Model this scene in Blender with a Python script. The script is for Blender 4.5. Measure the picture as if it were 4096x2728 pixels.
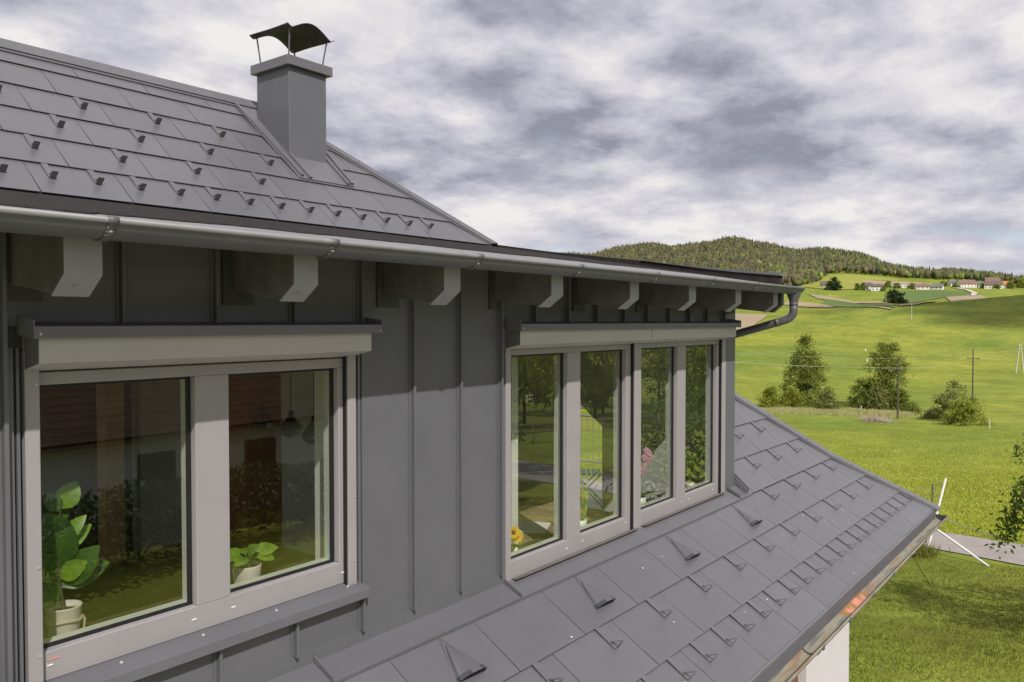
import bpy, bmesh, math, random
import numpy as np
from mathutils import Vector, Matrix
random.seed(7); RNG = np.random.default_rng(7)
for o in list(bpy.data.objects): bpy.data.objects.remove(o)
SC = bpy.context.scene; COL = SC.collection
R_ = math.radians
# ================================================================ camera
cam_d = bpy.data.cameras.new('camera'); cam = bpy.data.objects.new('camera', cam_d); COL.objects.link(cam)
cam_d.sensor_width = 36.0; cam_d.lens = 28.34; cam_d.clip_start = 0.05; cam_d.clip_end = 12000
_a, _t = 0.658905, 0.0249218
_F = Vector((math.cos(_a)*math.cos(_t), math.sin(_a)*math.cos(_t), -math.sin(_t)))
_R = Vector((math.sin(_a), -math.cos(_a), 0)); _U = _R.cross(_F)
cam.matrix_world = Matrix(((_R.x, _U.x, -_F.x, 0), (_R.y, _U.y, -_F.y, 0), (_R.z, _U.z, -_F.z, 0), (0, 0, 0, 1)))
SC.camera = cam
# ================================================================ sky and sun
SUN_EL, SUN_AZ = R_(44.4), R_(32.0)                     # azimuth measured from -Y towards -X
SUN = Vector((-math.sin(SUN_AZ)*math.cos(SUN_EL), -math.cos(SUN_AZ)*math.cos(SUN_EL), math.sin(SUN_EL)))
W = bpy.data.worlds.new('World'); SC.world = W; W.use_nodes = True
nt = W.node_tree; nt.nodes.clear()
def N(t, tree=None, **kw):
    n = (tree or nt).nodes.new(t)
    for k, v in kw.items():
        if k.startswith('i_'):
            n.inputs[int(k[2:]) if k[2:].isdigit() else k[2:].replace('_', ' ')].default_value = v
        else: setattr(n, k, v)
    return n
def Lk(a, b, tree=None): (tree or nt).links.new(a, b)
out = N('ShaderNodeOutputWorld')
sky = N('ShaderNodeTexSky', sky_type='NISHITA', sun_disc=False, sun_elevation=SUN_EL, sun_rotation=R_(212), altitude=500, air_density=1.0, dust_density=1.5)
bg1 = N('ShaderNodeBackground'); bg1.inputs[1].default_value = 0.10; Lk(sky.outputs[0], bg1.inputs[0])
tc = N('ShaderNodeTexCoord'); sep = N('ShaderNodeSeparateXYZ'); Lk(tc.outputs['Generated'], sep.inputs[0])
zc = N('ShaderNodeMath', operation='MAXIMUM'); zc.inputs[1].default_value = 0.0; Lk(sep.outputs[2], zc.inputs[0])
za = N('ShaderNodeMath', operation='ADD'); za.inputs[1].default_value = 0.22; Lk(zc.outputs[0], za.inputs[0])
dx = N('ShaderNodeMath', operation='DIVIDE'); Lk(sep.outputs[0], dx.inputs[0]); Lk(za.outputs[0], dx.inputs[1])
dy = N('ShaderNodeMath', operation='DIVIDE'); Lk(sep.outputs[1], dy.inputs[0]); Lk(za.outputs[0], dy.inputs[1])
cmb = N('ShaderNodeCombineXYZ'); Lk(dx.outputs[0], cmb.inputs[0]); Lk(dy.outputs[0], cmb.inputs[1])
mp = N('ShaderNodeMapping'); mp.inputs['Location'].default_value = (12.4, 4.8, 7.7); mp.inputs['Scale'].default_value = (1, 1, 1); Lk(cmb.outputs[0], mp.inputs[0])
# three cloud decks: broad masses, medium heaps, fine ragged edges
n0 = N('ShaderNodeTexNoise'); n0.inputs['Scale'].default_value = 0.62; n0.inputs['Detail'].default_value = 4; Lk(mp.outputs[0], n0.inputs[0])
def heap(off):
    q = N('ShaderNodeMapping'); q.inputs['Location'].default_value = off; Lk(mp.outputs[0], q.inputs[0])
    n = N('ShaderNodeTexNoise'); n.inputs['Scale'].default_value = 2.2; n.inputs['Detail'].default_value = 9; n.inputs['Roughness'].default_value = 0.58; n.inputs['Distortion'].default_value = 0.0; Lk(q.outputs[0], n.inputs[0]); return n
n1 = heap((0, 0, 0)); n2 = heap((-0.10, -0.11, 0.05))
df = N('ShaderNodeMath', operation='SUBTRACT'); Lk(n2.outputs[0], df.inputs[0]); Lk(n1.outputs[0], df.inputs[1])
sh = N('ShaderNodeMath', operation='MULTIPLY_ADD'); sh.inputs[1].default_value = -1.5; Lk(df.outputs[0], sh.inputs[0])
n3r = N('ShaderNodeMapRange'); n3r.inputs[1].default_value = 0.34; n3r.inputs[2].default_value = 0.66; n3r.inputs[3].default_value = 0.86; n3r.inputs[4].default_value = 0.34; Lk(n0.outputs[0], n3r.inputs[0]); Lk(n3r.outputs[0], sh.inputs[2])
th = N('ShaderNodeMapRange'); th.inputs[1].default_value = 0.40; th.inputs[2].default_value = 0.60; th.inputs[3].default_value = -0.22; th.inputs[4].default_value = 0.24; Lk(n1.outputs[0], th.inputs[0])
sh2 = N('ShaderNodeMath', operation='ADD'); Lk(sh.outputs[0], sh2.inputs[0]); Lk(th.outputs[0], sh2.inputs[1])
# towards the horizon the decks overlap and even out
hz = N('ShaderNodeMapRange'); hz.inputs[1].default_value = 0.0; hz.inputs[2].default_value = 0.20; hz.inputs[3].default_value = 0.35; hz.inputs[4].default_value = 0.0; Lk(zc.outputs[0], hz.inputs[0])
hm = N('ShaderNodeMix', data_type='FLOAT'); Lk(hz.outputs[0], hm.inputs['Factor']); Lk(sh2.outputs[0], hm.inputs['A']); hm.inputs['B'].default_value = 0.74
rmp = N('ShaderNodeValToRGB'); cr = rmp.color_ramp
cr.elements[0].position = 0.0; cr.elements[0].color = (0.255, 0.26, 0.315, 1)
cr.elements[1].position = 1.0; cr.elements[1].color = (0.76, 0.735, 0.725, 1)
for p, c in ((0.3, (0.41, 0.41, 0.48)), (0.55, (0.53, 0.525, 0.585)), (0.78, (0.65, 0.635, 0.66))):
    e = cr.elements.new(p); e.color = (*c, 1)
Lk(hm.outputs['Result'], rmp.inputs[0])
bg2 = N('ShaderNodeBackground'); bg2.inputs[1].default_value = 0.73; Lk(rmp.outputs[0], bg2.inputs[0])
cs = N('ShaderNodeMath', operation='MULTIPLY_ADD'); cs.inputs[1].default_value = 0.55; Lk(n0.outputs[0], cs.inputs[0]); Lk(n1.outputs[0], cs.inputs[2])
cov = N('ShaderNodeMapRange', clamp=True); cov.inputs[1].default_value = 0.56; cov.inputs[2].default_value = 0.66; cov.inputs[3].default_value = 0.60; cov.inputs[4].default_value = 1.0; Lk(cs.outputs[0], cov.inputs[0])
mx = N('ShaderNodeMixShader'); Lk(cov.outputs[0], mx.inputs[0]); Lk(bg1.outputs[0], mx.inputs[1]); Lk(bg2.outputs[0], mx.inputs[2]); Lk(mx.outputs[0], out.inputs[0])
sd = bpy.data.lights.new('sun', 'SUN'); sd.energy = 2.9; sd.angle = R_(0.55); sd.color = (1.0, 0.965, 0.92)
so = bpy.data.objects.new('sun', sd); COL.objects.link(so); so.rotation_euler = SUN.to_track_quat('Z', 'Y').to_euler(); so.location = SUN*60
SC.view_settings.view_transform = 'Standard'; SC.view_settings.look = 'None'; SC.view_settings.exposure = 0.65; SC.view_settings.gamma = 1.0
SC.view_settings.use_curve_mapping = False
SC.render.engine = 'CYCLES'; SC.cycles.max_bounces = 8; SC.cycles.transparent_max_bounces = 24; SC.cycles.sample_clamp_indirect = 4.0
# ================================================================ materials
MAT = {}
def mat(name, col, rough=0.6, metal=0.0, var=0.0, vscale=4.0, bump=0.0, bscale=40.0, col2=None, spec=0.5, transl=0.0, detail=4, bdist=0.01):
    if name in MAT: return MAT[name]
    m = bpy.data.materials.new(name); m.use_nodes = True; t = m.node_tree; b = t.nodes['Principled BSDF']
    b.inputs['Base Color'].default_value = (*col, 1); b.inputs['Roughness'].default_value = rough; b.inputs['Metallic'].default_value = metal
    b.inputs['Specular IOR Level'].default_value = spec
    co = N('ShaderNodeTexCoord', t)
    if var or col2:
        nz = N('ShaderNodeTexNoise', t); nz.inputs['Scale'].default_value = vscale; nz.inputs['Detail'].default_value = detail; nz.inputs['Roughness'].default_value = 0.6
        Lk(co.outputs['Object'], nz.inputs[0], t)
        r = N('ShaderNodeValToRGB', t); r.color_ramp.elements[0].position = 0.32; r.color_ramp.elements[1].position = 0.68
        c2 = col2 or tuple(c*(1+var) for c in col); c1 = col if col2 else tuple(c*(1-var) for c in col)
        r.color_ramp.elements[0].color = (*c1, 1); r.color_ramp.elements[1].color = (*c2, 1)
        Lk(nz.outputs[0], r.inputs[0], t); Lk(r.outputs[0], b.inputs['Base Color'], t)
    if bump:
        n2_ = N('ShaderNodeTexNoise', t); n2_.inputs['Scale'].default_value = bscale; n2_.inputs['Detail'].default_value = 5; Lk(co.outputs['Object'], n2_.inputs[0], t)
        bm = N('ShaderNodeBump', t); bm.inputs['Strength'].default_value = bump; bm.inputs['Distance'].default_value = bdist; Lk(n2_.outputs[0], bm.inputs['Height'], t); Lk(bm.outputs[0], b.inputs['Normal'], t)
    if transl:
        tr = N('ShaderNodeBsdfTranslucent', t); tr.inputs[0].default_value = (*(c*1.25 for c in col), 1)
        src = b.inputs['Base Color'].links
        if src: Lk(src[0].from_socket, tr.inputs[0], t)
        ms = N('ShaderNodeMixShader', t); ms.inputs[0].default_value = transl
        Lk(b.outputs[0], ms.inputs[1], t); Lk(tr.outputs[0], ms.inputs[2], t); Lk(ms.outputs[0], t.nodes['Material Output'].inputs[0], t)
    MAT[name] = m; return m
# painted metals of the house
mat('roof_coat', (0.112, 0.108, 0.119), 0.42, var=0.07, vscale=2.2, bump=0.10, bscale=4.5, bdist=0.02, spec=1.0)
mat('wall_coat', (0.105, 0.105, 0.116), 0.48, var=0.06, vscale=3, bump=0.14, bscale=3.2, bdist=0.03)
mat('cap_coat', (0.135, 0.134, 0.148), 0.5, var=0.03, vscale=4)
mat('dark_coat', (0.05, 0.05, 0.055), 0.5)
mat('frame_alu', (0.275, 0.255, 0.260), 0.45, var=0.03, vscale=5)
mat('box_alu', (0.42, 0.395, 0.385), 0.4, var=0.025, vscale=3)
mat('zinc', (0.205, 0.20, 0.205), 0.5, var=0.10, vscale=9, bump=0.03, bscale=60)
mat('gutter_grey', (0.095, 0.092, 0.094), 0.5, var=0.08, vscale=6)
mat('pipe_grey', (0.085, 0.08, 0.082), 0.45, var=0.08, vscale=12)
mat('bitumen', (0.036, 0.031, 0.030), 0.95, var=0.25, vscale=14, bump=0.5, bscale=120, spec=0.08)
mat('rafter_wood', (0.125, 0.108, 0.108), 0.65, var=0.22, vscale=6, bump=0.2, bscale=60)
mat('rafter_cap', (0.25, 0.25, 0.27), 0.45, var=0.05, vscale=12)
mat('soffit', (0.045, 0.038, 0.036), 0.8, var=0.1)
mat('cowl', (0.055, 0.052, 0.054), 0.8, var=0.25, vscale=12, bump=0.15, bscale=60)
mat('rubber', (0.008, 0.008, 0.009), 0.5)
mat('white_frame', (0.55, 0.56, 0.52), 0.4)
mat('screw', (0.6, 0.6, 0.6), 0.3, metal=0.6)
mat('sill_dirt', (0.125, 0.108, 0.098), 0.7, var=0.22, vscale=12)
mat('plaster', (0.50, 0.48, 0.465), 0.9, var=0.03, vscale=3, bump=0.5, bscale=160, bdist=0.006)
mat('garden_plaster', (0.78, 0.77, 0.76), 0.9)
mat('sticker', (0.50, 0.24, 0.21), 0.6)
mat('petal', (0.62, 0.60, 0.52), 0.8)
mat('brown_wood', (0.13, 0.055, 0.025), 0.6, var=0.3, vscale=8)
# interior
mat('floor_wood', (0.075, 0.055, 0.035), 0.4, var=0.2, vscale=3)
mat('white_wall', (0.62, 0.62, 0.58), 0.8)
mat('dark_wall', (0.10, 0.075, 0.05), 0.7)
mat('post_wood', (0.55, 0.36, 0.18), 0.6, var=0.18, vscale=5)
mat('cabinet', (0.30, 0.12, 0.03), 0.5, var=0.2, vscale=3)
mat('lamp_black', (0.012, 0.012, 0.012), 0.3)
mat('terracotta', (0.56, 0.50, 0.44), 0.7, var=0.08, vscale=20)
mat('white_pot', (0.74, 0.73, 0.68), 0.35)
mat('rope', (0.42, 0.34, 0.25), 0.9)
mat('soil', (0.03, 0.022, 0.015), 0.95)
mat('fig_leaf', (0.065, 0.14, 0.02), 0.4, var=0.25, vscale=9, transl=0.35)
mat('fig_leaf_young', (0.20, 0.34, 0.03), 0.4, var=0.2, vscale=9, transl=0.4)
mat('pothos_leaf', (0.10, 0.24, 0.03), 0.35, col2=(0.30, 0.40, 0.05), vscale=14, transl=0.4)
mat('snake_leaf', (0.06, 0.12, 0.04), 0.4, col2=(0.42, 0.42, 0.12), vscale=25, transl=0.15)
mat('stem', (0.10, 0.13, 0.03), 0.6)
mat('petal_yellow', (0.78, 0.50, 0.02), 0.6, transl=0.3)
mat('petal_pink', (0.62, 0.28, 0.46), 0.6, var=0.25, vscale=30, transl=0.3)
mat('paper', (0.8, 0.78, 0.72), 0.8, var=0.04, vscale=30)
mat('table_wood', (0.30, 0.22, 0.13), 0.5, var=0.2, vscale=4)
mat('chair_green', (0.22, 0.36, 0.25), 0.5)
mat('rail_grey', (0.30, 0.32, 0.32), 0.4, metal=0.3)
mat('curtain', (0.72, 0.74, 0.66), 0.9)
# landscape
mat('grass', (0.168, 0.205, 0.024), 0.9, col2=(0.285, 0.295, 0.046), vscale=0.045, detail=14, bump=0.6, bscale=3.0, bdist=0.15, spec=0.1)
def grass_patches():                       # broad differences in the sward: tracks along the slope, lusher and yellower areas
    t = MAT['grass'].node_tree; b = t.nodes['Principled BSDF']; src = b.inputs['Base Color'].links[0].from_socket
    co = N('ShaderNodeTexCoord', t); q = N('ShaderNodeMapping', t); q.inputs['Rotation'].default_value = (0, 0, R_(-13)); q.inputs['Scale'].default_value = (0.35, 2.2, 1); Lk(co.outputs['Object'], q.inputs[0], t)
    n_ = N('ShaderNodeTexNoise', t); n_.inputs['Scale'].default_value = 0.02; n_.inputs['Detail'].default_value = 7; Lk(q.outputs[0], n_.inputs[0], t)
    r_ = N('ShaderNodeValToRGB', t); r_.color_ramp.elements[0].position = .36; r_.color_ramp.elements[1].position = .66; r_.color_ramp.elements[0].color = (0.72, 0.84, 0.9, 1); r_.color_ramp.elements[1].color = (1.06, 1.03, 1.0, 1); Lk(n_.outputs[0], r_.inputs[0], t)
    m_ = N('ShaderNodeMix', t, data_type='RGBA', blend_type='MULTIPLY'); m_.inputs['Factor'].default_value = 1.0; Lk(src, m_.inputs['A'], t); Lk(r_.outputs[0], m_.inputs['B'], t)
    n4 = N('ShaderNodeTexNoise', t); n4.inputs['Scale'].default_value = 0.28; n4.inputs['Detail'].default_value = 9; n4.inputs['Roughness'].default_value = 0.72; Lk(co.outputs['Object'], n4.inputs[0], t)
    r4 = N('ShaderNodeMapRange', t); r4.inputs[1].default_value = .33; r4.inputs[2].default_value = .67; r4.inputs[3].default_value = .70; r4.inputs[4].default_value = 1.22; Lk(n4.outputs[0], r4.inputs[0], t)
    m4 = N('ShaderNodeMix', t, data_type='RGBA', blend_type='MULTIPLY'); m4.inputs['Factor'].default_value = 1.0; Lk(m_.outputs['Result'], m4.inputs['A'], t); Lk(r4.outputs[0], m4.inputs['B'], t); Lk(m4.outputs['Result'], b.inputs['Base Color'], t)
grass_patches()
mat('lawn_blade', (0.095, 0.125, 0.012), 0.7, col2=(0.22, 0.22, 0.05), vscale=0.9, detail=8, spec=0.2, transl=0.3)
mat('meadow_blade', (0.34, 0.38, 0.035), 0.7, col2=(0.46, 0.46, 0.08), vscale=0.25, detail=8, spec=0.2, transl=0.3)
mat('dry_blade', (0.40, 0.40, 0.13), 0.8, col2=(0.52, 0.47, 0.26), vscale=0.5, spec=0.1, transl=0.3)
mat('bounce_paving', (0.44, 0.42, 0.42), 0.9, var=0.08, vscale=1.5, detail=8)
mat('asphalt', (0.30, 0.265, 0.24), 0.9, var=0.12, vscale=1.2, detail=10, bump=0.5, bscale=30)
mat('soil_tan', (0.31, 0.235, 0.14), 0.95, var=0.12, vscale=0.05, detail=10)
mat('crop_yellow', (0.24, 0.25, 0.025), 0.9, var=0.10, vscale=0.02, detail=8)
mat('crop_dark_shaded', (0.085, 0.135, 0.018), 0.9, var=0.12, vscale=0.02, detail=8)  # corn green whose dark tone also carries cloud shade on these fields
mat('crop_green', (0.085, 0.14, 0.03), 0.9, var=0.12, vscale=0.02, detail=8)
mat('gravel_path', (0.45, 0.41, 0.36), 0.95)
mat('bark', (0.075, 0.058, 0.042), 0.9, var=0.3, vscale=6)
mat('leaf_olive', (0.125, 0.165, 0.024), 0.7, col2=(0.25, 0.285, 0.05), vscale=0.7, transl=0.35, spec=0.25)
mat('leaf_fresh', (0.18, 0.22, 0.025), 0.7, col2=(0.32, 0.34, 0.05), vscale=0.9, transl=0.35, spec=0.25)
mat('leaf_grey', (0.14, 0.16, 0.04), 0.7, col2=(0.26, 0.27, 0.08), vscale=0.9, transl=0.3, spec=0.25)
mat('leaf_apple', (0.05, 0.095, 0.010), 0.55, col2=(0.13, 0.19, 0.02), vscale=1.5, transl=0.35, spec=0.3)
mat('leaf_dark', (0.022, 0.040, 0.010), 0.8, col2=(0.05, 0.075, 0.016), vscale=0.2, transl=0.2, spec=0.2)
mat('blossom', (0.6, 0.58, 0.55), 0.8, transl=0.3)
for i, c in enumerate(((0.048, 0.052, 0.026), (0.072, 0.066, 0.036), (0.10, 0.085, 0.045), (0.032, 0.045, 0.022), (0.105, 0.13, 0.032), (0.15, 0.185, 0.04), (0.075, 0.09, 0.03))):
    mat('forest_%d' % i, tuple(1.2*q for q in c), 0.9, var=0.3, vscale=0.15, spec=0.1, detail=6)
mat('pole_wood', (0.10, 0.075, 0.058), 0.9, var=0.2, vscale=3)
mat('pole_pale', (0.55, 0.50, 0.44), 0.9, var=0.1, vscale=3)
mat('white_paint', (0.76, 0.75, 0.72), 0.45)
mat('wire', (0.36, 0.36, 0.33), 0.5)
mat('rope_white', (0.62, 0.60, 0.50), 0.8)
mat('brushwood', (0.42, 0.33, 0.28), 0.95, var=0.25, vscale=4)
mat('far_wall', (0.70, 0.67, 0.62), 0.9)
mat('far_wall_grey', (0.42, 0.41, 0.40), 0.9)
mat('far_roof_brown', (0.13, 0.095, 0.078), 0.9, var=0.15, vscale=0.8)
mat('far_roof_red', (0.19, 0.115, 0.088), 0.9, var=0.15, vscale=0.8)
mat('far_roof_grey', (0.14, 0.135, 0.14), 0.8, var=0.1, vscale=0.8)
mat('far_roof_orange', (0.52, 0.18, 0.07), 0.9, var=0.1, vscale=0.8)
mat('far_glass', (0.05, 0.055, 0.06), 0.2)
mat('tile_red', (0.15, 0.085, 0.06), 0.8, var=0.3, vscale=2.5)
mat('fence_wood', (0.36, 0.29, 0.22), 0.9, var=0.2, vscale=2)
mat('hedge_leaf', (0.03, 0.055, 0.010), 0.7, col2=(0.065, 0.10, 0.016), vscale=0.8, transl=0.2)
def piece_variation(name, amt, ra=.38, rb=.58):          # each tile or panel comes from a slightly different batch
    t = MAT[name].node_tree; b = t.nodes['Principled BSDF']; src = b.inputs['Base Color'].links[0].from_socket
    oi = N('ShaderNodeObjectInfo', t); mr = N('ShaderNodeMapRange', t); mr.inputs[3].default_value = 1-amt; mr.inputs[4].default_value = 1+amt; Lk(oi.outputs['Random'], mr.inputs[0], t)
    m_ = N('ShaderNodeMix', t, data_type='RGBA', blend_type='MULTIPLY'); m_.inputs['Factor'].default_value = 1.0; Lk(src, m_.inputs['A'], t); Lk(mr.outputs[0], m_.inputs['B'], t); Lk(m_.outputs['Result'], b.inputs['Base Color'], t)
    nz = N('ShaderNodeTexNoise', t); nz.inputs['Scale'].default_value = 1.6; nz.inputs['Detail'].default_value = 6; co = N('ShaderNodeTexCoord', t); Lk(co.outputs['Object'], nz.inputs[0], t)
    rr_ = N('ShaderNodeMapRange', t); rr_.inputs[1].default_value = .3; rr_.inputs[2].default_value = .7; rr_.inputs[3].default_value = ra; rr_.inputs[4].default_value = rb; Lk(nz.outputs[0], rr_.inputs[0], t); Lk(rr_.outputs[0], b.inputs['Roughness'], t)
piece_variation('roof_coat', .05, .33, .50); piece_variation('wall_coat', .035)
# glass of the windows: clear, with the mirror of coated double glazing
def glass_mat():
    m = bpy.data.materials.new('window_glass'); m.use_nodes = True; t = m.node_tree; t.nodes.clear()
    o = N('ShaderNodeOutputMaterial', t); g = N('ShaderNodeBsdfGlossy', t); g.inputs['Roughness'].default_value = 0.0; g.inputs[0].default_value = (0.95, 1.0, 0.95, 1)
    tr = N('ShaderNodeBsdfTransparent', t); tr.inputs[0].default_value = (0.88, 0.90, 0.86, 1)
    ge = N('ShaderNodeNewGeometry', t); dt = N('ShaderNodeVectorMath', t, operation='DOT_PRODUCT'); Lk(ge.outputs['Normal'], dt.inputs[0], t); Lk(ge.outputs['Incoming'], dt.inputs[1], t)
    ab = N('ShaderNodeMath', t, operation='ABSOLUTE'); Lk(dt.outputs['Value'], ab.inputs[0], t)
    om = N('ShaderNodeMath', t, operation='SUBTRACT'); om.inputs[0].default_value = 1.0; Lk(ab.outputs[0], om.inputs[1], t)
    pw = N('ShaderNodeMath', t, operation='POWER'); pw.inputs[1].default_value = 5.0; Lk(om.outputs[0], pw.inputs[0], t)
    sk = N('ShaderNodeMath', t, operation='MULTIPLY_ADD'); sk.inputs[1].default_value = 0.96; sk.inputs[2].default_value = 0.042; Lk(pw.outputs[0], sk.inputs[0], t)
    mu = N('ShaderNodeMath', t, operation='MULTIPLY'); mu.inputs[1].default_value = 4.0; mu.use_clamp = True; Lk(sk.outputs[0], mu.inputs[0], t)
    ms = N('ShaderNodeMixShader', t); Lk(mu.outputs[0], ms.inputs[0], t); Lk(tr.outputs[0], ms.inputs[1], t); Lk(g.outputs[0], ms.inputs[2], t); Lk(ms.outputs[0], o.inputs[0], t)
    MAT['glass'] = m
glass_mat()
def lampglass():
    m = mat('lamp_glass', (0.45, 0.45, 0.42), 0.04, metal=0.85); b = m.node_tree.nodes['Principled BSDF']; b.inputs['Specular IOR Level'].default_value = 1.0; b.inputs['Coat Weight'].default_value = 1.0
lampglass()
# old copper gutter: grey green patina, brown streaks, one bare copper patch
def copper_mat():
    m = bpy.data.materials.new('old_copper'); m.use_nodes = True; t = m.node_tree; b = t.nodes['Principled BSDF']; b.inputs['Roughness'].default_value = 0.6; b.inputs['Metallic'].default_value = 0.15
    co = N('ShaderNodeTexCoord', t); mp_ = N('ShaderNodeMapping', t); mp_.inputs['Scale'].default_value = (1.5, 14, 14); Lk(co.outputs['Object'], mp_.inputs[0], t)
    nz = N('ShaderNodeTexNoise', t); nz.inputs['Scale'].default_value = 1.3; nz.inputs['Detail'].default_value = 8; Lk(mp_.outputs[0], nz.inputs[0], t)
    r = N('ShaderNodeValToRGB', t); els = r.color_ramp.elements
    els[0].position = 0.3; els[0].color = (0.13, 0.135, 0.12, 1); els[1].position = 0.75; els[1].color = (0.34, 0.30, 0.20, 1)
    e = els.new(0.5); e.color = (0.27, 0.25, 0.19, 1); e = els.new(0.62); e.color = (0.24, 0.15, 0.085, 1)
    Lk(nz.outputs[0], r.inputs[0], t)
    # bare patch near one place on the gutter
    vm = N('ShaderNodeVectorMath', t, operation='SUBTRACT'); vm.inputs[1].default_value = (7.95, 2.02, -2.635); Lk(co.outputs['Object'], vm.inputs[0], t)
    sc = N('ShaderNodeVectorMath', t, operation='MULTIPLY'); sc.inputs[1].default_value = (1.55, 7.0, 7.0); Lk(vm.outputs[0], sc.inputs[0], t)
    nz2 = N('ShaderNodeTexNoise', t); nz2.inputs['Scale'].default_value = 9; Lk(co.outputs['Object'], nz2.inputs[0], t)
    ln = N('ShaderNodeVectorMath', t, operation='LENGTH'); Lk(sc.outputs[0], ln.inputs[0], t)
    ad = N('ShaderNodeMath', t, operation='MULTIPLY_ADD'); ad.inputs[1].default_value = 0.9; Lk(nz2.outputs[0], ad.inputs[0], t); Lk(ln.outputs['Value'], ad.inputs[2], t)
    rr = N('ShaderNodeValToRGB', t); q = rr.color_ramp.elements; q[0].position = 0.80; q[0].color = (0.62, 0.27, 0.18, 1); q[1].position = 0.96; q[1].color = (0.30, 0.16, 0.05, 1)
    Lk(ad.outputs[0], rr.inputs[0], t)
    fm = N('ShaderNodeMapRange', t); fm.inputs[1].default_value = 1.0; fm.inputs[2].default_value = 1.15; fm.inputs[3].default_value = 1; fm.inputs[4].default_value = 0; Lk(ad.outputs[0], fm.inputs[0], t)
    mc = N('ShaderNodeMix', t, data_type='RGBA'); Lk(fm.outputs[0], mc.inputs['Factor'], t); Lk(r.outputs[0], mc.inputs['A'], t); Lk(rr.outputs[0], mc.inputs['B'], t)
    Lk(mc.outputs['Result'], b.inputs['Base Color'], t); MAT['copper'] = m
copper_mat()
# ================================================================ builders
WM = {}
def link(o, parent=None, world=None):
    COL.objects.link(o); w = world or Matrix.Identity(4)
    if parent is not None:
        o.parent = parent; o.matrix_parent_inverse = WM[parent.name].inverted()
    o.matrix_basis = w; WM[o.name] = w; return o
def tag(o, label=None, cat=None, group=None, kind=None):
    if label: o['label'] = label
    if cat: o['category'] = cat
    if group: o['group'] = group
    if kind: o['kind'] = kind
    return o
def thing(name, label, cat, loc=(0, 0, 0), group=None, rz=0.0):
    o = bpy.data.objects.new(name, None); o.empty_display_size = 0.2
    link(o, None, Matrix.Translation(loc) @ Matrix.Rotation(rz, 4, 'Z')); return tag(o, label, cat, group)
def group_part(name, parent, world=None):
    o = bpy.data.objects.new(name, None); return link(o, parent, world or Matrix.Identity(4))
class MB:
    def __init__(s): s.v, s.f, s.m, s.cur = [], [], [], 0
    def add(s, vs, fs):
        b = len(s.v); s.v += [tuple(p) for p in vs]; s.f += [tuple(b+i for i in f) for f in fs]; s.m += [s.cur]*len(fs); return s
    def box(s, x0, x1, y0, y1, z0, z1):
        return s.add([(x0,y0,z0),(x1,y0,z0),(x1,y1,z0),(x0,y1,z0),(x0,y0,z1),(x1,y0,z1),(x1,y1,z1),(x0,y1,z1)],
                     [(0,3,2,1),(4,5,6,7),(0,1,5,4),(1,2,6,5),(2,3,7,6),(3,0,4,7)])
    def prism(s, poly, vec):
        n = len(poly); v = Vector(vec); a = [Vector(p) for p in poly]
        return s.add(a + [p+v for p in a], [tuple(range(n-1,-1,-1)), tuple(range(n,2*n))] + [(i,(i+1)%n,n+(i+1)%n,n+i) for i in range(n)])
    def tube(s, pts, r, n=8, caps=True, flat=1.0):
        pts = [Vector(p) for p in pts]; rs = r if isinstance(r, (list, tuple)) else [r]*len(pts)
        rings = []; up = None
        for i, p in enumerate(pts):
            t = (pts[min(i+1,len(pts)-1)] - pts[max(i-1,0)]).normalized()
            if up is None:
                up = Vector((0,0,1)) if abs(t.z) < 0.9 else Vector((1,0,0))
            a = t.cross(up).normalized(); b = a.cross(t).normalized(); up = b
            rings.append([p + a*(rs[i]*math.cos(2*math.pi*k/n)) + b*(rs[i]*flat*math.sin(2*math.pi*k/n)) for k in range(n)])
        vs = [q for rg in rings for q in rg]; fs = []
        for i in range(len(pts)-1):
            for k in range(n): fs.append((i*n+k, i*n+(k+1)%n, (i+1)*n+(k+1)%n, (i+1)*n+k))
        if caps: fs += [tuple(range(n-1,-1,-1)), tuple((len(pts)-1)*n+k for k in range(n))]
        return s.add(vs, fs)
    def lathe(s, prof, c=(0,0,0), n=16, cap0=True, cap1=False):
        vs = []; fs = []
        for r, z in prof:
            for k in range(n): vs.append((c[0]+r*math.cos(2*math.pi*k/n), c[1]+r*math.sin(2*math.pi*k/n), c[2]+z))
        for i in range(len(prof)-1):
            for k in range(n): fs.append((i*n+k, i*n+(k+1)%n, (i+1)*n+(k+1)%n, (i+1)*n+k))
        if cap0: fs.append(tuple(range(n-1,-1,-1)))
        if cap1: fs.append(tuple((len(prof)-1)*n+k for k in range(n)))
        return s.add(vs, fs)
    def mesh(s, name, mats, smooth=False):
        me = bpy.data.meshes.new(name); me.from_pydata(s.v, [], s.f)
        for mm in (mats if isinstance(mats, (list, tuple)) else [mats]): me.materials.append(MAT[mm])
        if any(s.m): me.polygons.foreach_set('material_index', s.m)
        if smooth: me.polygons.foreach_set('use_smooth', [True]*len(me.polygons))
        me.update(); return me
    def build(s, name, mats, parent=None, smooth=False, bevel=0.0, world=None):
        o = bpy.data.objects.new(name, s.mesh(name, mats, smooth)); link(o, parent, world)
        if bevel:
            b = o.modifiers.new('bevel', 'BEVEL'); b.width = bevel; b.segments = 1; b.limit_method = 'ANGLE'; b.angle_limit = R_(40)
        return o
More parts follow.
